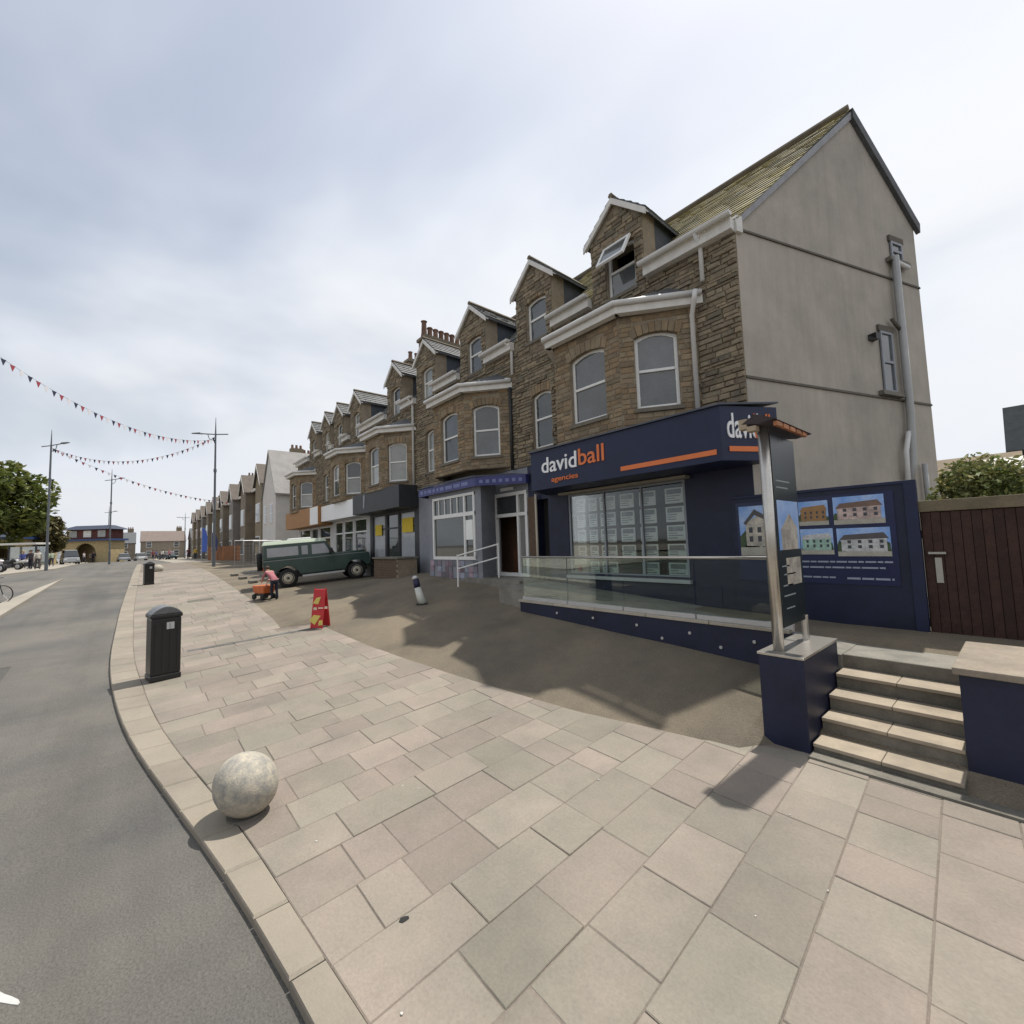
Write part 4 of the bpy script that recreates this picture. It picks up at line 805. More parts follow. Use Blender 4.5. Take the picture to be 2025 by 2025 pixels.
poster(fe, fb_, -2.5, -2.08, 2.53, 2.93, 8.533, ochre, ochre, 1, 2); poster(fe, fb_, -2.01, -1.37, 2.52, 2.96, 8.533, rbrown, pink, 1, 3)
poster(fe, fb_, -2.51, -2.04, 2.05, 2.47, 8.533, wht, mint, 1, 4); poster(fe, fb_, -1.99, -1.33, 2.02, 2.46, 8.533, rdark, wht, 1, 5)
q = MB(); bars(q, -2.5+2.2, -1.33+2.2, 1.92-.8, .05, -.036, 7); bars(q, -2.5+2.2, -1.42+2.2, 1.83-.8, .05, -.036, 8); bars(q, -2.5+2.2, -2.05+2.2, 1.67-.8, .05, -.036, 9); bars(q, -1.9+2.2, -1.33+2.2, 1.66-.8, .06, -.036, 10); tag(q.build('lettering', mat('grey white print', (.30, .33, .42), .5, .1, 4, 0), fe), kind='stuff')
ga = tag(empty('timber_gate', (-.2, 8.6, .82)), 'dark brown gate of upright timber boards beneath a pale beam', 'gate')
x = -.78
k = 0
while x < 1.6: q = MB(); q.box(x, x+.094, -.02 if k % 2 else -.013, .012, -.08, 1.82); q.build('board', wood_d, ga); x += .1; k += 1
q = MB(); q.box(-.8, 1.7, .013, .05, .2, .32); q.box(-.8, 1.7, .013, .05, 1.45, 1.57); q.build('ledge', wood_d, ga); q = MB(); q.box(-.8, 1.7, .052, .07, -.1, 1.83); q.build('backing_board', wood_d, ga); q = MB(); q.box(-.82, 1.7, -.04, .06, 1.83, 1.99); q.build('beam', mat('weathered beam', (.19, .155, .10), .85, .25, 4, .2), ga, bevel=.008)
q = MB(); q.box(-.74, -.56, -.06, -.02, 1.23, 1.26); q.box(-.68, -.61, -.035, -.02, .83, 1.18); q.build('gate_latch', mat('latch steel', (.42, .40, .36), .4, .1, 5, 0, metal=.4), ga)
rwl = tag(empty('right_wall', (1.2, 6.5, 0)), 'navy rendered wall with wide pale stone coping right of the steps', 'wall')
q = MB(); q.box(-1.72, 2.3, -.63, .7, -.1, 1.04); q.build('wall_body', navy, rwl)
for i in range(4): q = MB(); q.box(-1.76+i*1.02, -1.76+(i+1)*1.02-.01, -.68, .76, 1.045, 1.11); q.build('coping_slab', mat('weathered coping', (.29, .245, .19), .85, .2, 3, .2, blotch=.3, bs=2), rwl, bevel=.01)

# ---------------------------------------------------------------- foliage and far right
def leaves(name, n, c, rad, size, m_, parent, rg, flat=0, clumps=14):
    mb = MB(); cs = []
    for k in range(clumps):
        while True:
            v = Vector((rg.uniform(-1, 1), rg.uniform(-1, 1), rg.uniform(-1, 1)))
            if v.length < 1: break
        v = v.normalized()*v.length**.4; cs.append((Vector((c[0]+v.x*rad[0]*.75, c[1]+v.y*rad[1]*.75, c[2]+v.z*rad[2]*.75)), rg.uniform(.28, .5)))
    for i in range(n):
        cc, cr2 = rg.choice(cs); v = Vector((rg.gauss(0, 1), rg.gauss(0, 1), rg.gauss(0, 1))).normalized()*rg.uniform(.5, 1)**.5*cr2
        p = cc+Vector((v.x*rad[0], v.y*rad[1], v.z*rad[2])); s = size*rg.uniform(.6, 1.3)
        a = Vector((rg.gauss(0, 1), rg.gauss(0, 1), rg.gauss(0, .6))).normalized(); b = a.cross(Vector((rg.gauss(0, 1), rg.gauss(0, 1), rg.gauss(0, 1)))).normalized()
        mb.add([p-a*s, p+b*s*.45, p+a*s, p-b*s*.45], [(0, 1, 2, 3)])
    return mb.build(name, m_, parent, fix=False)
def tree(name, loc, h, rad, label, n=7000, size=.3, m_=leaf_g, group=None, seed=1, trunk=.25):
    rg = random.Random(seed); t = tag(empty(name, loc), label, 'tree' if 'tree' in name else 'shrub', group)
    q = MB(); q.tube([(0, 0, -.2), (.1, 0, h*.3), (0, .15, h*.55), (.1, 0, h*.8)], [trunk, trunk*.8, trunk*.55, trunk*.2], 8)
    for k in range(7):
        a = k*.9+rg.uniform(0, .5); z = h*rg.uniform(.3, .55); q.tube([(0, 0, z), (math.cos(a)*rad[0]*.4, math.sin(a)*rad[1]*.4, z+h*.15), (math.cos(a)*rad[0]*.75, math.sin(a)*rad[1]*.75, z+h*.28)], [trunk*.4, trunk*.25, trunk*.08], 6)
    q.build('trunk', bark, t); leaves('crown', n, (0, 0, h-rad[2]), rad, size, m_, t, rg, clumps=26); return t
tree('shrub', (-.45, 10.6, .8), 2.8, (.75, .8, .8), 'pale flowering shrub rising behind the brown timber gate', 9000, .05, leaf_y, seed=5, trunk=.06)
tree('shrub', (.45, 10.9, .8), 2.55, (.8, .8, .7), 'darker green shrub behind the right end of the gate', 8000, .05, leaf_g, seed=6, trunk=.06)
def block_house(name, loc, w_, d_, ze, zr, label, wallm, roofm, axis='x', group=None, wins=(), chim=(), zb=0, cat='house'):
    """simple far house: walls, pitched roof, chimneys and windows on the faces seen; loc = front-left base corner"""
    t = tag(empty(name, loc), label, cat, group); q = MB(); q.box(0, w_, 0, d_, -1, ze)
    if axis == 'x': q.prism([(0, 0, ze), (0, d_, ze), (0, d_/2, zr-.1)], (w_, 0, 0)); A = [((-.1, -.25, ze-.15), (w_+.1, -.25, ze-.15), (w_+.1, d_/2, zr), (-.1, d_/2, zr)), ((-.1, d_+.25, ze-.15), (w_+.1, d_+.25, ze-.15), (w_+.1, d_/2, zr), (-.1, d_/2, zr))]
    else: q.prism([(0, 0, ze), (w_, 0, ze), (w_/2, 0, zr-.1)], (0, d_, 0)); A = [((-.25, -.1, ze-.15), (-.25, d_+.1, ze-.15), (w_/2, d_+.1, zr), (w_/2, -.1, zr)), ((w_+.25, -.1, ze-.15), (w_+.25, d_+.1, ze-.15), (w_/2, d_+.1, zr), (w_/2, -.1, zr))]
    q.build('wall', wallm, t)
    for a in A: r_ = MB(); r_.prism(a, (0, 0, .12)); r_.build('roof', roofm, t)
    for (cx, cy) in chim:
        c = MB(); c.box(cx-.35, cx+.35, cy-.6, cy+.6, ze, zr+1.2); co = c.build('chimney', MATS['rubble stone far'], t); p = MB()
        for k in range(3): p = MB(); p.lathe([(.14, 0), (.11, .4)], 6, c=(cx, cy-.4+k*.4, zr+1.2)); p.build('chimney_pot', terra, co)
    for (face, u, z, ww, hh) in wins:
        f = MB(); g = MB()
        if face == 'f': f.box(u, u+ww, -.05, .02, z, z+hh); g.box(u+.08, u+ww-.08, -.06, -.05, z+.08, z+hh*.48); g.box(u+.08, u+ww-.08, -.06, -.05, z+hh*.53, z+hh-.08)
        else: f.box(w_-.02, w_+.05, u, u+ww, z, z+hh); g.box(w_+.05, w_+.06, u+.08, u+ww-.08, z+.08, z+hh*.48); g.box(w_+.05, w_+.06, u+.08, u+ww-.08, z+hh*.53, z+hh-.08)
        fo_ = f.build('window', upvc, t); g.build('pane', pane_m, fo_)
    return t
grey_r = mat('pale roof', (.30, .285, .27), .7, .2, 1.5, .1); stone_f = mat('far stone wall', (.24, .20, .15), .9, .25, 1.2, .3, c2=(.17, .145, .115), coord='World'); white_w = mat('white render', (.62, .60, .57), .85, .1, 2, .1); tan_w = mat('tan wall', (.28, .24, .19), .9, .2, 2, .1)
block_house('house', (-3.2, 27, .5), 3.2, 6, 4.1, 5.15, 'brown roofed building seen above the shrubs beside the gable', mat('brown wall', (.2, .15, .1), .9, .2, 3, .1), mat('brown roof', (.17, .125, .07), .8, .3, 2, .2), 'x', wins=(('f', 1, 2.4, 1, 1.2),))
block_house('house', (-.35, 36, .5), 9, 8, 6.0, 9.0, 'tall dark clad house at the right edge beyond the gate', mat('dark cladding', (.05, .055, .06), .7, .2, 2, .1), mat('charcoal roof', (.04, .045, .05), .95, .2, 2, .1, spec=.03), 'x', wins=(('f', .4, 3.6, 1, 1.3), ('f', 2.4, 3.6, 1, 1.3)))
block_house('shed', (-.9, 24, .5), 2.6, 4, 4.0, 4.5, 'low grey outbuilding with pale roof between the shrubs and the dark house', mat('grey shed wall', (.22, .23, .26), .8, .2, 3, .1), white_w, 'x', wins=(('f', .5, 2.6, .6, .9),), cat='shed')

# white fronted gable house beyond the side street and the long terrace after it
wh = block_house('gabled_house', (-41.2, 8.0, 1.2), 4.4, 9, 5.6, 9.2, 'white gabled house with pale roof beyond the nearer terrace', white_w, grey_r, 'y', wins=(('f', .6, 3.4, .9, 1.5), ('f', 2.8, 3.4, .9, 1.5), ('r', 1.5, 3.0, 1, 1.3)))
rgf = random.Random(9)
cols_ = [stone_f, mat('tan far wall', (.27, .22, .15), .9, .2, 2, .1), stone_f, mat('grey far wall', (.24, .22, .20), .9, .2, 2, .1)]
nm = ['first', 'second', 'third', 'fourth', 'fifth', 'sixth', 'seventh', 'eighth', 'ninth']
for i in range(9):
    X = -49.2-i*7.6; zr = 10.4+rgf.uniform(-.3, .5)
    t = block_house('terrace_house', (X, 9.4, 1.3), 7.2, 9, 7.4+rgf.uniform(-.2, .2), zr, nm[i]+' distant stone house past the white gabled house', cols_[i % 4], mat('brown slate', (.15, .125, .105), .8, .3, 1.5, .2), 'x', 'distant terrace houses', chim=((0.2, 3.2), (7.0, 4.2)),
        wins=[('f', u, z, .95, 1.5) for u in (.7, 5.3) for z in (.9, 3.9)])
    # gabled bay on the front
    q = MB(); q.box(2.2, 4.9, -.9, .05, -1, 7.3); q.prism([(2.2, -.9, 7.3), (4.9, -.9, 7.3), (3.55, -.9, 9.0)], (0, 3.4, 0)); by = q.build('bay', cols_[(i+1) % 4], t)
    for s in (-1, 1): r_ = MB(); r_.prism([(3.55, -1.1, 9.1), (3.55+s*1.6, -1.1, 7.1), (3.55+s*1.6, 2.2, 7.1), (3.55, 2.6, 9.1)], (0, 0, .1)); r_.build('roof', MATS['brown slate'], by); e = MB(); e.prism([(3.55, -1.14, 9.14), (3.55+s*1.6, -1.14, 7.14), (3.55+s*1.6, -1.14, 6.96), (3.55, -1.14, 8.92)], (0, .05, 0)); e.build('bargeboard', wtrim, by)
    for z in (.8, 3.8): f = MB(); f.box(2.7, 4.4, -.97, -.88, z, z+1.7); w_ = f.build('window', upvc, by); g = MB(); g.box(2.8, 4.3, -.99, -.97, z+.1, z+1.6); g.build('pane', pane_m, w_)
    f = MB(); f.box(-.05, 7.25, -.45, -.25, 7.2, 7.4); f.build('gutter', wtrim, t)
for i, (x0, y0, w_, h_, m_) in enumerate(((-150, -9, 9, 6, stone_f), (-152, 1, 9, 6.4, tan_w), (-150, 11, 10, 7, cols_[3]), (-155, -20, 10, 5.5, white_w), (-148, 22, 10, 8, stone_f))):
    block_house('house', (x0, y0, 1.3), 9, w_, h_-1.8, h_+.8, ['grey stone house closing the end of the street', 'tan house beside the grey one at the street end', 'taller grey house right of the tan one at the street end', 'low white house left at the street end', 'tall stone house behind the distant terrace end'][i], m_, [slate, mat('clay roof', (.19, .15, .13), .8, .2, 2, .1)][i % 2], 'y', chim=((1, w_-1),), wins=[('r', u, z, 1.1, 1.4) for u in (1, w_-2.5) for z in (.8, 3)])

# arcaded buildings on the left
def arcade(loc, rz, w_, d_, h_, upper, label, r_=1.9):
    t = tag(empty('arcade_building', loc, rz), label, 'building'); yb_ = mat('yellow brick', (.42, .33, .18), .9, .2, 2, .1)
    n_ = 10; pts = [(w_/2-r_, 0), (w_/2-r_, 1.5)]+[(w_/2-r_*math.cos(math.pi*k/n_), 1.5+r_*math.sin(math.pi*k/n_)) for k in range(n_+1)]+[(w_/2+r_, 0)]
    q = MB()
    for (a, b) in zip(pts[1:-1], pts[2:-1]): q.prism([(a[0], 0, a[1]), (b[0], 0, b[1]), (b[0], 0, h_), (a[0], 0, h_)], (0, .4, 0))
    q.box(0, w_/2-r_, 0, .4, -.5, h_); q.box(w_/2+r_, w_, 0, .4, -.5, h_); q.box(0, .4, .4, d_, -.5, h_); q.box(w_-.4, w_, .4, d_, -.5, h_); q.box(.4, w_-.4, d_-.4, d_, -.5, h_); q.build('arched_wall', yb_, t)
    f = MB(); f.box(-.5, w_+.5, -.6, d_+.3, h_, h_+.35); f.build('blue_canopy', mat('blue canopy', (.03, .06, .16), .5, .2, 3, 0), t)
    if upper:
        u = MB(); u.box(.3, w_-.3, .5, d_, h_+.351, h_+2.1); u.build('upper_wall', mat('red brick far', (.13, .05, .045), .9, .2, 3, .1), t)
        for k in range(3): g = MB(); g.box(.8+k*2.6, 2.2+k*2.6, .43, .5, h_+.7, h_+1.9); g.build('window', [pane_l, upvc, pane_l][k], t)
        rf = MB(); rf.hexa([(-.6, -.3, h_+2.1), (w_+.6, -.3, h_+2.1), (w_+.6, d_+.5, h_+2.1), (-.6, d_+.5, h_+2.1), (1, 1.5, h_+2.9), (w_-1, 1.5, h_+2.9), (w_-1, d_-1, h_+2.9), (1, d_-1, h_+2.9)]); rf.build('roof', mat('navy roof', (.035, .045, .075), .6, .2, 3, .1), t)
    else: rf = MB(); rf.prism([(-.5, -.6, h_+.351), (w_+.5, -.6, h_+.351), (w_+.5, d_/2, h_+1.4), (-.5, d_/2, h_+1.4)], (0, .3, .1)); rf.build('roof', MATS.get('navy roof') or mat('navy roof', (.035, .045, .075), .6, .2, 3, .1), t)
    return t
aw = math.atan2(4.69, 4.0)
arcade((-114.3, -10.2, 1.45), R(50), 8.4, 3.4, 3.9, True, 'yellow brick arched building with red brick upper floor and navy roof', 2.0)
arcade((-92.5, -17.6, 1.45), R(62), 6.6, 6, 3.7, False, 'low yellow arched kiosk under the tree at the left edge')
tree('street_tree', (-84, -13.6, 1.4), 13.2, (5.2, 5.2, 5.0), 'large green rounded tree at the left edge of the street', 9000, .42, leaf_g, seed=3, trunk=.35)
tree('street_tree', (-92, -9.6, 1.4), 7.2, (2.2, 2.2, 3.0), 'smaller olive tree beside the left lamp column', 2600, .34, mat('olive leaves', (.12, .105, .035), .65, .3, 3, 0, island=.5), seed=4, trunk=.2)
q = tag(empty('bus_shelter', (-70, -9.2, 1.45), R(55)), 'dark framed shelter with pale roof behind the left lamp', 'shelter')
m_ = MB(); m_.box(-2, 2, -.8, .8, 2.5, 2.7); m_.build('roof', white_w, q); 
for a in (-1.9, 1.9): m_ = MB(); m_.box(a-.06, a+.06, -.7, -.58, 0, 2.5); m_.build('post', dkgrey, q); m_ = MB(); m_.box(a-.06, a+.06, .58, .7, 0, 2.5); m_.build('post', dkgrey, q)
m_ = MB(); m_.box(-1.84, 1.84, .6, .63, .3, 2.3); m_.build('glass_panel', glass_s, q)

# ---------------------------------------------------------------- street furniture
def bin_(loc, rz, label, s=1):
    t = tag(empty('litter_bin', loc, rz), label, 'bin', 'black litter bins on the kerb'); t.scale = (s*.84, s*.84, s)
    q = MB(); q.box(-.255, .255, -.255, .255, .1, 1.08); q.build('body', black, t, bevel=.025); q = MB(); q.box(-.265, .265, -.265, .265, .0, .1); q.build('base', black, t, bevel=.02)
    q = MB(); q.box(-.275, .275, -.275, .275, 1.08, 1.15); q.build('collar', black, t, bevel=.02)
    n_ = 10; pr = [(-.265+.53*k/n_, 1.15+.13*math.sin(math.pi*k/n_)**.8) for k in range(n_+1)]
    q = MB(); q.prism([(x_, -.27, z) for x_, z in pr], (0, .54, 0)); q.build('lid', lidm, t, bevel=.012)
    for k in range(4): q = MB(); q.box(-.2+k*.125, -.19+k*.125, -.262, -.254, .16, .98); q.build('groove', rubber, t)
    q = MB(); q.box(.0, .13, -.262, -.256, .88, 1.0); q.build('label_plate', mat('sticker', (.55, .56, .55), .5, .1, 5, 0), t)
    return t
zk = lambda X, Y: G(X, Y)+.064
bin_((-10.22, .42, zk(-10.2, .4)), R(98), 'black litter bin with domed lid in the middle of the pavement edge')
bin_((-29.5, .55, zk(-29.5, .55)), R(98), 'smaller looking black litter bin farther along the kerb', .92)
def bollard(loc, r_, label, tilt=None):
    t = tag(empty('stone_bollard', loc), label, 'bollard', 'granite ball bollards'); q = MB(); n_ = 20
    pr = [(max(.001, r_*math.sin(math.pi*k/n_)), r_*.93-r_*math.cos(math.pi*k/n_)) for k in range(n_+1)]; q.lathe(pr, 40); ball = q.build('ball', granite, t, smooth=True)
    if tilt: ball.data.transform(Matrix.Translation((0, 0, r_*.93)) @ Matrix.Scale(.9, 4, tilt) @ Matrix.Translation((0, 0, -r_*.93)))
    q = MB(); q.lathe([(r_*.55, -.02), (r_*.55, .012)], 24); q.build('base_ring', riser_m, t); return t
bollard((-4.72, .80, zk(-4.7, .8)), .275, 'round granite ball bollard in the foreground by the kerb', Vector((-.114, .813, .571)).normalized())
bollard((-39.9, 1.25, zk(-39.9, 1.2)-.1), .3, 'pale granite ball bollard behind the far litter bin')
def lamp(loc, rz, H, label):
    t = tag(empty('street_lamp', loc, rz), label, 'street lamp', 'tall twin arm street lamps')
    q = MB(); q.tube([(0, 0, -.1), (0, 0, 1.6)], .12, 12); q.build('base', lamp_grey, t); q = MB(); q.tube([(0, 0, 1.6), (0, 0, H*.62), (0, 0, H*.88), (0, 0, H)], [.09, .075, .06, .015], 10); q.build('column', lamp_grey, t)
    q = MB(); q.tube([(0, 0, H*.63), (0, 0, H*.65)], .11, 10); q.build('collar', lamp_grey, t)
    za = H*.885; q = MB(); q.tube([(-1.0, 0, za-.02), (0, 0, za), (1.2, 0, za+.1)], .045, 8); q.build('arm', lamp_grey, t)
    q = MB(); q.tube([(0, 0, za-.55), (.5, 0, za-.35), (.62, 0, za)], .03, 6); q.build('brace', lamp_grey, t)
    q = MB(); q.hexa([(1.1, -.16, za+.06), (1.95, -.1, za+.12), (1.95, .1, za+.12), (1.1, .16, za+.06), (1.2, -.1, za+.2), (1.85, -.06, za+.19), (1.85, .06, za+.19), (1.2, .1, za+.2)]); q.build('lantern', lamp_grey, t, bevel=.03); return t
LR_ = (-42.1, 4.75); LL_ = (-54.5, -5.75); L3_ = (-74.6, -2.45)
lamp((*LR_, G(*LR_)), R(230), 12.1, 'tall street lamp rising from the right pavement beyond the bins'); lamp((*LL_, 1.38), R(40), 12.2, 'street lamp on the left before the green tree'); lamp((*L3_, 1.42), R(40), 12.0, 'street lamp near the navy roofed building')
lamp((-112, -3.9, 1.42), R(40), 10.5, 'small distant lamp right of the navy roofed building'); lamp((-120, 8.2, 1.5), R(230), 10, 'faint distant lamp before the far terrace')
bcol = [mat('bunting navy', (.03, .035, .07), .8, .1, 5, 0), mat('bunting red', (.35, .06, .08), .8, .1, 5, 0), mat('bunting white', (.75, .72, .74), .8, .05, 5, 0)]
def bunting(A, B, sag, n_, label):
    A, B = Vector(A), Vector(B); t = tag(empty('bunting', A), label, 'bunting'); pt = lambda f: A.lerp(B, f)-Vector((0, 0, sag*4*f*(1-f)))-A
    q = MB(); q.tube([pt(k/40) for k in range(41)], .008, 4); q.build('string', lamp_grey, t)
    hd = (B-A); hd.z = 0; hd.normalize()
    for k in range(n_):
        f = (k+.6)/n_; p = pt(f); s = .12; m_ = MB(); m_.prism([tuple(p-hd*s), tuple(p+hd*s), tuple(p-Vector((0, 0, .3)))], tuple(hd.cross(up)*.01)); m_.build('pennant', bcol[k % 3], t)
tR = lambda f: (LR_[0], LR_[1], G(*LR_)+12.1*f); tL = (LL_[0], LL_[1], 1.38+12.2*.87)
bunting((-29.5, -4.9, 11.6), tR(.85), 1.3, 40, 'nearest bunting string crossing the sky at the left edge'); bunting(tL, tR(.87), 1.6, 34, 'middle bunting string sagging between the two nearest lamps')
bunting(tL, (-60, 8.9, 8.2), 1.0, 34, 'lowest bunting string running down towards the distant terrace')

# red sign, leaning bollard
t = tag(empty('red_sign', (-11.85, 3.62, zk(-11.85, 3.6)), R(40)), 'small red and yellow folding sign at the edge of the pavement', 'sign')
for s in (-1, 1):
    for (z0, z1, w_) in ((.02, .46, .165), (.52, .97, .17)):
        q = MB(); y0, y1 = s*.17*(1-z0/1.05), s*.17*(1-z1/1.05); q.hexa([(-w_, y0-.015, z0), (w_, y0-.015, z0), (w_, y0+.015, z0), (-w_, y0+.015, z0), (-w_*.92, y1-.015, z1), (w_*.92, y1-.015, z1), (w_*.92, y1+.015, z1), (-w_*.92, y1+.015, z1)]); q.build('panel', red, t, bevel=.02)
    for a in (-.15, .15): q = MB(); q.tube([(a, s*.18, 0), (a, s*.01, .99)], .015, 6); q.build('leg', red, t)
for (pts) in (((-.15, .62), (.0, .6), (.06, .78), (-.06, .76)), ((-.2, .2), (-.05, .1), (.1, .32), (-.1, .34)), ((.05, .08), (.17, .1), (.15, .22), (.06, .2))):
    for s in (-1,): q = MB(); q.prism([(x_, s*.17*(1-z/1.05)-.022, z) for x_, z in pts], (0, -.004, 0)); q.build('yellow_patch', mat('sign yellow', (.62, .5, .12), .6, .1, 5, 0), t)
t = tag(empty('cycle_bollard', (-10.7, 5.82, G(-10.7, 5.82)+.055), R(40)), 'leaning white and navy bollard alone on the tarmac', 'bollard')
q = MB(); q.tube([(.09, 0, 0), (.0, 0, .22), (-.06, 0, .44)], [.12, .1, .085], 12); q.build('white_base', mat('off white plastic', (.55, .57, .52), .5, .1, 5, 0), t, smooth=True)
q = MB(); q.tube([(-.06, 0, .44), (-.11, 0, .66)], [.086, .085], 12); q.build('navy_band', mat('navy plastic', (.02, .02, .06), .5, .1, 5, 0), t, smooth=True); q = MB(); q.tube([(-.11, 0, .66), (-.13, 0, .72), (-.14, 0, .755)], [.09, .085, .03], 12); q.build('cap', silver, t, smooth=True)
q = MB(); q.box(-.06, .28, -.14, .14, 0, .02); q.build('foot_plate', rubber, t)

# ---------------------------------------------------------------- vehicles
def wheel(parent, x_, y_, r_, wd, rim, s):
    q = MB(); q.lathe([(r_*.6, -wd/2), (r_*.95, -wd/2), (r_, -wd*.35), (r_, wd*.35), (r_*.95, wd/2), (r_*.6, wd/2)], 24); me = q.mesh('wheel', rubber, True); me.transform(Matrix.Rotation(R(90), 4, 'X')); o = link('wheel', me, parent); o.location = (x_, y_, r_)
    q = MB(); q.lathe([(r_*.12, .02), (r_*.2, .05), (r_*.45, .03), (r_*.52, .0), (r_*.62, .04), (r_*.62, -.04)], 20); me = q.mesh('rim', rim, True); me.transform(Matrix.Rotation(R(90)*s, 4, 'X')); w2 = link('rim', me, o); w2.location = (0, -s*wd*.42, 0)
    q = MB(); q.lathe([(r_*.14, 0), (r_*.1, .05)], 10); me = q.mesh('hub', dkgrey); me.transform(Matrix.Rotation(R(90)*s, 4, 'X')); w3 = link('hub', me, o); w3.location = (0, -s*wd*.5, 0)
hd = R(80); rx_, ry_ = -20.47, 4.97; cx, cy = rx_-math.sin(hd)*.74, ry_+math.cos(hd)*.74
zr_, zf_ = G(rx_, ry_)+.055, G(rx_+math.cos(hd)*2.79, ry_+math.sin(hd)*2.79)+.055
car = tag(empty('off_roader', (cx, cy, zr_), hd), 'boxy dark green off-roader with pale roof parked nose to the shops', 'car'); car.rotation_euler = (0, -math.atan2(zf_-zr_, 2.79), hd); Wd = .87
def arch_(cx_, r_): return [(cx_+r_*math.cos(math.pi*k/8), .42+r_*math.sin(math.pi*k/8)*.98) for k in range(8, -1, -1)]
prof = [(-.88, .55)]+[(-.47, .55)]+[p for p in arch_(0, .47) if p[1] > .55]+[(.47, .5), (2.3, .5)]+[p for p in arch_(2.79, .47) if p[1] > .5]+[(3.3, .6), (3.38, .62), (3.4, 1.08), (3.36, 1.16), (1.98, 1.24), (-.88, 1.2)]
q = MB(); q.prism([(x_, -Wd, z) for x_, z in prof], (0, 2*Wd, 0)); bd = q.build('body', lr_green, car, bevel=.02)
q = MB(); q.box(-.7, 3.3, -.6, .6, .38, .62); q.build('chassis', black, car)
q = MB(); q.box(2.0, 3.3, -.52, .52, 1.16, 1.27); q.build('bonnet', lr_green, bd, bevel=.03)
q = MB(); q.prism([(x_, -Wd+.03, z) for x_, z in ((-.87, 1.2), (1.95, 1.22), (1.58, 1.82), (-.84, 1.82))], (0, 2*Wd-.06, 0)); cab = q.build('cabin', lr_green, car, bevel=.02)
q = MB(); q.hexa([(-.9, -.86, 1.82), (1.62, -.86, 1.82), (1.62, .86, 1.82), (-.9, .86, 1.82), (-.82, -.74, 1.98), (1.5, -.74, 1.98), (1.5, .74, 1.98), (-.82, .74, 1.98)]); q.build('roof', lr_roof, car, bevel=.03)
q = MB(); q.box(.1, 1.0, -.6, .0, 1.97, 2.05); q.build('roof_rack_box', whitev, car, bevel=.03)
wl_ = mat('pale car glass', (.40, .41, .43), .1, .15, 2, 0)  # side windows are plain pale opaque panes
for (x0, x1, m__) in ((-.72, .45, wl_), (.58, .82, wl_)):
    for s in (-1, 1): q = MB(); q.box(x0, x1, s*(Wd-.03)-.006, s*(Wd-.03)+.006, 1.32, 1.7); q.build('side_window', m__, cab)
for s in (-1, 1):
    q = MB(); q.prism([(x_, s*(Wd-.028), z) for x_, z in ((.98, 1.3), (1.72, 1.3), (1.5, 1.72), (.98, 1.72))], (0, .008*s, 0)); q.build('door_window', carglass if s > 0 else wl_, cab)
    q = MB(); q.box(.93, .945, s*Wd-.004*s-.002, s*Wd+.004, .56, 1.2); q.box(1.85, 1.865, s*Wd-.002, s*Wd+.004, .56, 1.2); q.build('door_seam', black, bd)
    q = MB(); q.box(-.87, 3.3, s*Wd-.006, s*Wd+.006, 1.155, 1.18); q.build('capping', mat('galvanised', (.25, .28, .27), .5, .1, 5, 0), bd); q = MB(); q.box(1.66, 1.8, s*1.0-.07, s*1.0+.07, 1.28, 1.5); q.build('mirror', black, cab, bevel=.02)
    q = MB(); q.box(.55, 2.25, s*.86-.03, s*.86+.03, .38, .46); q.build('side_step', silver, car)
q = MB(); q.prism([(1.9, -.76, 1.3), (1.9, .76, 1.3), (1.6, .72, 1.76), (1.6, -.72, 1.76)], (.012, 0, .008)); q.build('windscreen', carglass, cab)
q = MB(); q.box(-.9, -.875, -.45, .45, 1.3, 1.7); q.build('rear_window', carglass, cab); q = MB(); q.box(3.4, 3.52, -.85, .85, .55, .68); q.build('bumper', black, car, bevel=.01); q = MB(); q.box(3.36, 3.41, -.4, .4, .72, 1.08); q.build('grille', black, bd)
for s in (-1, 1): q = MB(); q.lathe([(.1, 0), (.09, .03)], 14); me = q.mesh('headlight', whitev); me.transform(Matrix.Rotation(R(90), 4, 'Y')); o = link('headlight', me, bd); o.location = (3.38, s*.62, .9)
q = MB(); q.lathe([(.2, -.1), (.38, -.1), (.39, 0), (.38, .1), (.2, .1)], 20); me = q.mesh('spare_wheel', rubber, True); me.transform(Matrix.Rotation(R(90), 4, 'Y')); o = link('spare_wheel', me, car); o.location = (-1.0, .2, 1.15)
for x_ in (0, 2.79):
    for s in (-1, 1): wheel(car, x_, s*.74, .385, .22, wheel_c, -s if False else (1 if s < 0 else -1))
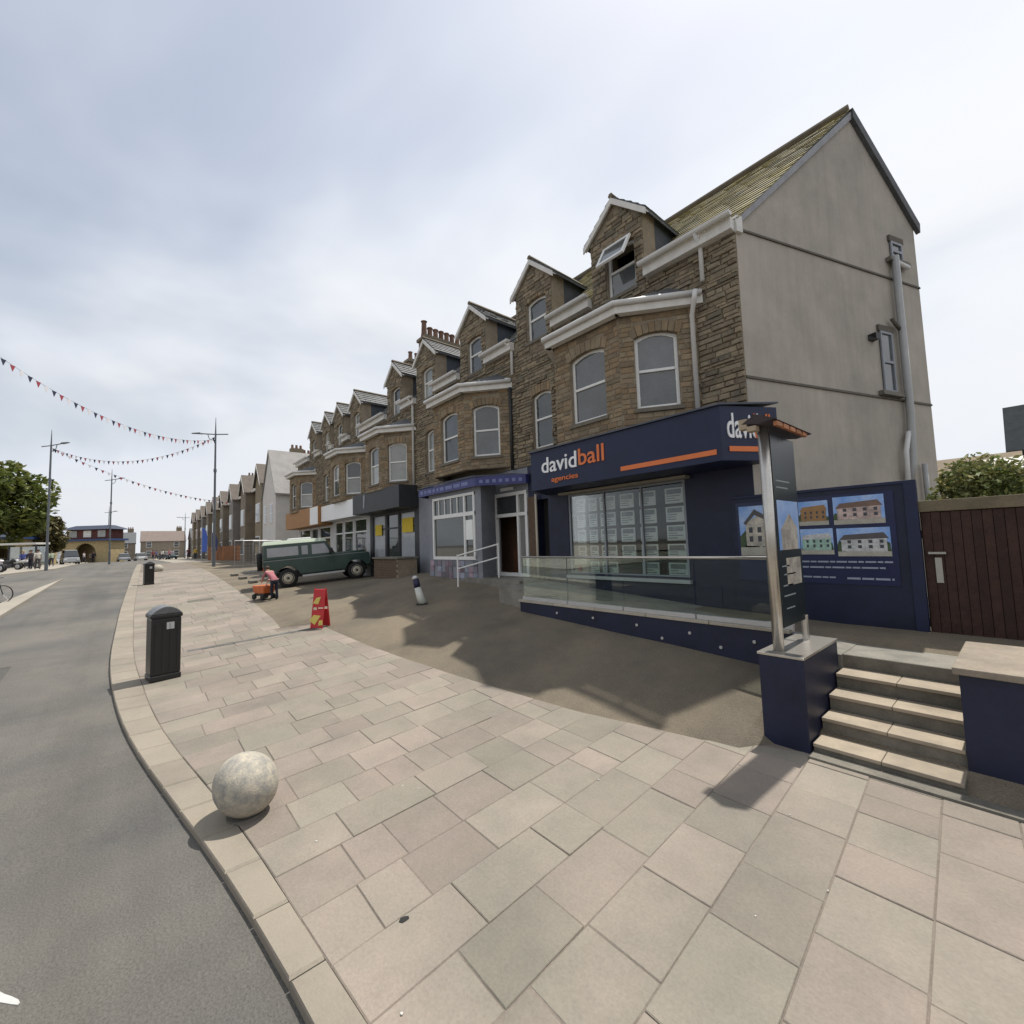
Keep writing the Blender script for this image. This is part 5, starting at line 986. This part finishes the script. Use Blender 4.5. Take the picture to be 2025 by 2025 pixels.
def small_car(loc, rz, m_, label, van=False, grp='distant parked cars'):
    t = tag(empty('parked_car', loc, rz), label, 'car', grp); w_ = .86
    h1, h2 = (1.1, 1.95) if van else (.88, 1.46)
    q = MB(); q.hexa([(-2, -w_, .28), (2.05, -w_, .28), (2.05, w_, .28), (-2, w_, .28), (-2.0, -w_*.96, h1), (1.95, -w_*.92, h1*.86), (1.95, w_*.92, h1*.86), (-2.0, w_*.96, h1)]); b_ = q.build('body', m_, t, bevel=.12)
    a0, a1, t0, t1 = (-1.95, 1.35, -1.85, .75) if van else (-1.7, 1.0, -1.2, .35)
    q = MB(); q.hexa([(a0, -w_*.92, h1-.03), (a1, -w_*.92, h1-.06), (a1, w_*.92, h1-.06), (a0, w_*.92, h1-.03), (t0, -w_*.72, h2), (t1, -w_*.72, h2), (t1, w_*.72, h2), (t0, w_*.72, h2)]); c_ = q.build('cabin', carglass, t, bevel=.04)
    q = MB(); q.hexa([(t0-.06, -w_*.75, h2-.04), (t1+.06, -w_*.75, h2-.04), (t1+.06, w_*.75, h2-.04), (t0-.06, w_*.75, h2-.04), (t0, -w_*.68, h2+.04), (t1, -w_*.68, h2+.04), (t1, w_*.68, h2+.04), (t0, w_*.68, h2+.04)]); q.build('roof', m_, t, bevel=.03)
    for x_ in (-1.25, 1.3):
        for s in (-1, 1): wheel(t, x_, s*.78, .31, .2, silver, 1 if s < 0 else -1)
    for s in (-1, 1): q = MB(); q.box(1.93, 2.06, s*.62-.14, s*.62+.14, .58, .72); q.build('headlight', whitev, b_)
    return t
wpaint = mat('white car paint', (.6, .6, .6), .3, .05, 3, 0, coat=.5); spaint = mat('silver car paint', (.34, .35, .36), .3, .08, 3, 0, metal=.3, coat=.5); dpaint = mat('dark teal car paint', (.025, .05, .055), .3, .1, 3, 0, coat=.5)
zfar = 1.42
small_car((-88, -7.0, 1.5), R(10), spaint, 'silver van parked before the arched building on the left', True); small_car((-104, 4.6, 1.5), R(20), dpaint, 'dark teal car on the right before the far terrace'); small_car((-112, .8, zfar), R(5), wpaint, 'white car far down the road'); small_car((-108, -1.6, zfar), R(5), spaint, 'grey car beside the white car far down the road')
def motorbike(loc, rz, m_, label):
    t = tag(empty('motorbike', loc, rz), label, 'motorbike', 'motorbikes parked at the left edge')
    for x_ in (-.7, .7): wheel(t, x_, 0, .31, .13, silver, 1)
    q = MB(); q.tube([(-.75, 0, .7), (-.3, 0, .78), (0, 0, .7), (.25, 0, .85), (.5, 0, .82)], [.1, .14, .13, .19, .1], 8); q.build('seat_and_tank', m_, t, smooth=True); q = MB(); q.box(-.25, .3, -.17, .17, .22, .62); q.build('engine', dkgrey, t, bevel=.05)
    q = MB(); q.tube([(.7, 0, .31), (.52, 0, .8), (.42, 0, 1.05)], .035, 6); q.build('fork', silver, t); q = MB(); q.tube([(.35, -.35, 1.06), (.45, 0, 1.05), (.35, .35, 1.06)], .02, 6); q.build('handlebar', black, t); q = MB(); q.lathe([(.09, 0), (.02, .1)], 10, c=(.6, 0, .86)); q.build('headlight', whitev, t)
for i, (x_, y_, m_, l_) in enumerate(((-52, -8.2, red, 'dark red motorbike, nearest of those parked at the left edge'), (-56, -8.8, silver, 'silver motorbike between the red one and the shelter'), (-60, -8.6, black, 'black motorbike nearest the left lamp'), (-63.5, -7.9, wpaint, 'white motorbike parked beside the shelter'))): motorbike((x_, y_, 1.46), R(35+i*9), m_, l_)
bk = tag(empty('bicycle', (-26.4, -4.35, lz(-26.4, 0)+.02), R(60)), 'bicycle cut off by the left edge on the road side', 'bicycle')
for x_ in (-.52, .52):
    q = MB(); n_ = 28; q.tube([(x_+.33*math.cos(2*math.pi*k/n_), 0, .34+.33*math.sin(2*math.pi*k/n_)) for k in range(n_+1)], .018, 6); wo = q.build('tyre', rubber, bk)
    q = MB(); [q.tube([(x_, 0, .34), (x_+.32*math.cos(2*math.pi*k/14), 0, .34+.32*math.sin(2*math.pi*k/14))], .003, 3) for k in range(14)]; q.build('spokes', silver, wo)
q = MB(); [q.tube(p, .017, 6) for p in ([(-.52, 0, .34), (-.15, 0, .78)], [(-.52, 0, .34), (-.05, 0, .3)], [(-.05, 0, .3), (-.18, 0, .88)], [(-.05, 0, .3), (.36, 0, .72)], [(-.15, 0, .78), (.35, 0, .8)], [(.33, 0, .95), (.52, 0, .34)])]; q.build('frame', dkgrey, bk); q = MB(); q.box(-.3, -.06, -.07, .07, .88, .93); q.build('saddle', black, bk, bevel=.02); q = MB(); q.tube([(.3, -.28, .98), (.34, 0, .96), (.3, .28, .98)], .014, 6); q.build('handlebar', black, bk)

# ---------------------------------------------------------------- people
def person(loc, rz, h, label, shirt, trousers, hairm, pose='walk', shoes=black):
    J = {'pel': (0, 0, .53), 'waist': (.0, 0, .62), 'chest': (.01, 0, .76), 'neck': (.015, 0, .85), 'hd1': (.02, 0, .90), 'hd2': (.025, 0, .965)}
    st_ = .09 if pose == 'walk' else .03
    for s, n_ in ((-1, 'r'), (1, 'l')):
        f = st_*s
        J.update({'hip'+n_: (0, s*.055, .5), 'kn'+n_: (f*.5+.02, s*.06, .28), 'an'+n_: (f*1.1-.01, s*.06, .045), 'to'+n_: (f*1.1+.075, s*.066, .018), 'sh'+n_: (.0, s*.105, .815), 'el'+n_: (-f*.6-.01, s*.145, .64), 'ha'+n_: (-f*.9+.05, s*.15, .5), 'fi'+n_: (-f*.9+.07, s*.15, .44)})
    if pose == 'bend':
        J.update({'waist': (.07, 0, .6), 'chest': (.19, 0, .70), 'neck': (.28, 0, .76), 'hd1': (.31, 0, .80), 'hd2': (.345, 0, .85)})
        for s, n_ in ((-1, 'r'), (1, 'l')): J.update({'sh'+n_: (.24, s*.1, .74), 'el'+n_: (.33, s*.12, .6), 'ha'+n_: (.43, s*.09, .49), 'fi'+n_: (.47, s*.08, .45)})
    rad = {'pel': .085, 'waist': .075, 'chest': .088, 'neck': .036, 'hd1': .048, 'hd2': .056}
    for n_ in 'rl': rad.update({'hip'+n_: .06, 'kn'+n_: .042, 'an'+n_: .028, 'to'+n_: .024, 'sh'+n_: .04, 'el'+n_: .029, 'ha'+n_: .022, 'fi'+n_: .017})
    ed = [('pel', 'waist'), ('waist', 'chest'), ('chest', 'neck'), ('neck', 'hd1'), ('hd1', 'hd2')]
    for n_ in 'rl': ed += [('pel', 'hip'+n_), ('hip'+n_, 'kn'+n_), ('kn'+n_, 'an'+n_), ('an'+n_, 'to'+n_), ('chest', 'sh'+n_), ('sh'+n_, 'el'+n_), ('el'+n_, 'ha'+n_), ('ha'+n_, 'fi'+n_)]
    ks = list(J); me = bpy.data.meshes.new('body'); me.from_pydata([Vector(J[k])*h for k in ks], [(ks.index(a), ks.index(b)) for a, b in ed], [])
    tmp = bpy.data.objects.new('tmp', me); col.objects.link(tmp); md = tmp.modifiers.new('s', 'SKIN'); md.use_smooth_shade = True
    for i, k in enumerate(ks): me.skin_vertices[0].data[i].radius = (rad[k]*h,)*2; me.skin_vertices[0].data[i].use_root = (k == 'pel')
    tmp.modifiers.new('ss', 'SUBSURF').levels = 1
    bm_ = bpy.data.meshes.new_from_object(tmp.evaluated_get(bpy.context.evaluated_depsgraph_get())); bpy.data.objects.remove(tmp)
    bm_.materials.clear(); [bm_.materials.append(x_) for x_ in (skin, shirt, trousers, shoes)]
    zn = J['neck'][2]*h; xh = J['neck'][0]*h
    for p in bm_.polygons:
        c = p.center
        p.material_index = 0 if c.z > zn-.005*h and c.z > .74*h and abs(c.y) < .08*h and c.x > xh-.06*h else 3 if c.z < .045*h else 2 if c.z < .545*h and not (abs(c.y) > .1*h or c.x > .25*h) else 0 if (c.z < .53*h or (pose == 'bend' and c.x > .36*h and c.z < .6*h)) else 1
    t = tag(empty('person', loc, rz), label, 'person'); link('body', bm_, t)
    hx, hz = J['hd2'][0]*h, J['hd2'][2]*h; q = MB(); n_ = 8; R0 = .064*h
    q.lathe([(max(.002, R0*math.sin(math.pi*k/n_/1.6)), R0*math.cos(math.pi*k/n_/1.6)) for k in range(n_, -1, -1)], 14, c=(hx-.014*h, 0, hz)); q.build('hair', hairm, t, smooth=True)
    return t
hair_b = mat('brown hair', (.05, .03, .02), .7, .2, 9, 0); hair_f = mat('fair hair', (.30, .2, .1), .7, .2, 9, 0)
cl = lambda n_, c_: mat(n_, c_, .9, .15, 6, .1)
gz = lambda x_, y_: G(x_, y_)+.065
person((-17.35, 3.75, gz(-17.35, 3.75)-.01), R(200), 1.3, 'child in pink top and dark trousers bending over an orange cart', cl('pink cloth', (.42, .16, .18)), cl('dark navy cloth', (.02, .022, .04)), hair_b, 'bend')
pc = tag(empty('toy_cart', (-17.95, 3.55, gz(-17.9, 3.5)), R(200)), 'small orange wheeled cart in front of the bending child', 'cart')
q = MB(); q.hexa([(-.28, -.2, .22), (.28, -.2, .22), (.28, .2, .22), (-.28, .2, .22), (-.36, -.25, .5), (.36, -.25, .5), (.36, .25, .5), (-.36, .25, .5)]); q.build('tub', mat('orange plastic', (.55, .14, .04), .5, .15, 5, 0), pc, bevel=.03); q = MB(); q.tube([(-.3, -.18, .4), (-.55, -.18, .72), (-.55, .18, .72), (-.3, .18, .4)], .018, 6); q.build('handle', mat('pink plastic', (.5, .25, .22), .5, .1, 5, 0), pc); q = MB(); q.box(-.3, .3, -.18, .18, .14, .22); q.build('chassis', black, pc)
for x_ in (-.25, .25):
    for s in (-1, 1): wheel(pc, x_, s*.22, .1, .05, dkgrey, 1)
for a in ((-84, 6.2, 'person in dark red clothes walking on the right pavement', (.12, .03, .04), (.04, .03, .04)), (-78, 6.6, 'person in yellow shirt and dark trousers near the orange hoarding', (.55, .36, .06), (.04, .05, .08)), (-95, 4.4, 'person in pink shirt at the far right kerb', (.45, .22, .26), (.06, .06, .08)), (-98, 3.6, 'person in white top behind the pink shirted one', (.6, .58, .56), (.05, .05, .07)),
          (-66, -8.6, 'person in blue jacket by the shelter on the left', (.06, .08, .25), (.03, .03, .05)), (-57.5, -6.6, 'person in pale top standing by the left lamp', (.5, .47, .42), (.08, .07, .07)), (-59, -7.2, 'person in dark clothes beside the pale topped one at the left lamp', (.05, .04, .05), (.02, .02, .03)), (-72, -7.2, 'person in light green top walking on the left pavement', (.40, .46, .34), (.06, .06, .08)), (-92, -4.8, 'person in black on the left kerb before the arched building', (.02, .02, .03), (.03, .02, .02))):
    zz_ = G(a[0], a[1])+.08 if a[1] > 0 else lz(a[0], 0)+.1
    person((a[0], a[1], zz_), R(random.choice((20, 200, 170, -10))), 1.72, a[2], cl('cloth '+a[2][:26], a[3]), cl('trousers '+a[2][:26], a[4]), hair_b if random.random() < .7 else hair_f)

# orange hoarding, feather flags, mesh fence panels beyond the off-roader
hz_ = tag(empty('orange_hoarding', (-64, 9.5, 1.48)), 'orange timber hoarding around the terrace beyond the off-roader', 'hoarding')
for k in range(16): A = Vector((-70.5, 7.3, 0)).lerp(Vector((-52, 9.0, 0)), k/16)-Vector((-64, 9.5, 0)); B = Vector((-70.5, 7.3, 0)).lerp(Vector((-52, 9.0, 0)), (k+1)/16)-Vector((-64, 9.5, 0)); q = MB(); q.prism([(A.x, A.y, 0), (B.x-.02, B.y, 0), (B.x-.02, B.y, 1.7), (A.x, A.y, 1.7)], (0, .04, 0)); q.build('board', mat('orange board', (.30, .12, .04), .8, .25, 2, .1, rand=.25), hz_)
for i, (x_, y_, m_, l_, hh) in enumerate(((-68, 6.4, mat('flag blue', (.06, .12, .45), .7, .1, 3, 0), 'tall bright blue feather flag near the orange hoarding', 4.2), (-64, 7.0, mat('flag navy', (.03, .04, .14), .7, .1, 3, 0), 'shorter navy banner behind the blue feather flag', 3.4))):
    t = tag(empty('feather_flag', (x_, y_, 1.48)), l_, 'flag'); q = MB(); q.tube([(0, 0, 0), (0, 0, hh)], .03, 6); q.build('pole', silver, t); q = MB(); q.prism([(0, 0, 1.0), (.75, .45, 1.0+.2), (.85, .5, hh*.7), (.5, .3, hh*.95), (0, 0, hh)], (.01, -.015, 0)); q.build('cloth', m_, t)
for i in range(3):
    x0 = -24.2-i*2.6; t = tag(empty('mesh_fence', (x0, 4.3, G(x0, 4.3)+.05), R(92)), ['wire mesh site fence panel nearest the rear of the off-roader', 'middle wire mesh site fence panel behind the off-roader', 'farthest wire mesh site fence panel towards the hoarding'][i], 'fence', 'wire mesh fence panels')
    q = MB(); q.tube([(0, 0, 0), (0, 0, 2.0), (2.3, 0, 2.0), (2.3, 0, 0)], .02, 6); q.tube([(0, 0, .2), (2.3, 0, .2)], .018, 6); fr_ = q.build('frame', silver, t); q = MB()
    for k in range(1, 16): q.tube([(k*.144, 0, .2), (k*.144, 0, 2.0)], .003, 3)
    for k in range(1, 9): q.tube([(0, 0, .2+k*.2), (2.3, 0, .2+k*.2)], .003, 3)
    tag(q.build('mesh_wires', silver, fr_), kind='stuff'); q = MB(); q.box(-.15, .15, -.3, .3, 0, .12); q.build('foot_block', riser_m, t, bevel=.02)

hr = tag(empty('entrance_handrail', (-10.1, 7.5, G(-10.1, 7.5)+.05)), 'white tubular handrail beside the second shop doorway', 'handrail')
for k in range(2): q = MB(); q.tube([(-.75, -.35, .45+k*.38), (.1, .5, .75+k*.38)], .022, 8); q.build('rail', upvc, hr)
for a in ((-.75, -.35, .86), (.1, .5, 1.16)): q = MB(); q.tube([(a[0], a[1], -.1), a], .024, 8); q.build('post', upvc, hr)


for i, (x_, y_, c_, l_) in enumerate(((-101, 2.4, (.3, .1, .1), 'far person in red top on the right kerb'), (-106, 3.0, (.1, .12, .3), 'far person in blue top before the far terrace'), (-88, 7.4, (.5, .5, .48), 'far person in white shirt beside the hoarding end'), (-110, -6.0, (.25, .2, .15), 'far person in brown before the navy roofed building'),
        (-98, -6.2, (.45, .4, .4), 'far person in pale pink on the left pavement'), (-62, -7.6, (.2, .2, .22), 'person in grey between the parked motorbikes'))):
    person((x_, y_, (G(x_, y_)+.08) if y_ > 0 else lz(x_, 0)+.1), R(60*i), 1.72, l_, cl('far cloth '+str(i), c_), cl('far trousers', (.05, .05, .07)), hair_b)
small_car((-118, 5.5, 1.5), R(12), wpaint, 'white car parked at the right beyond the dark teal one'); small_car((-126, -3.2, zfar), R(8), dpaint, 'dark car farthest down the road'); small_car((-104, -8.8, 1.5), R(15), wpaint, 'white car parked by the arched building')
for s_ in (-1, 1): q = MB(); q.box(-.905, -.882, s_*.76-.06, s_*.76+.06, .78, .9); q.build('rear_lamp', red, bd)
q = MB(); q.box(-.9, -.884, -.6, -.2, .72, .84); q.build('number_plate', yellow, bd)
for s_ in (-1, 1): q = MB(); q.box(1.02, 1.14, s_*.885-.012, s_*.885+.012, 1.05, 1.08); q.build('door_handle', black, bd)
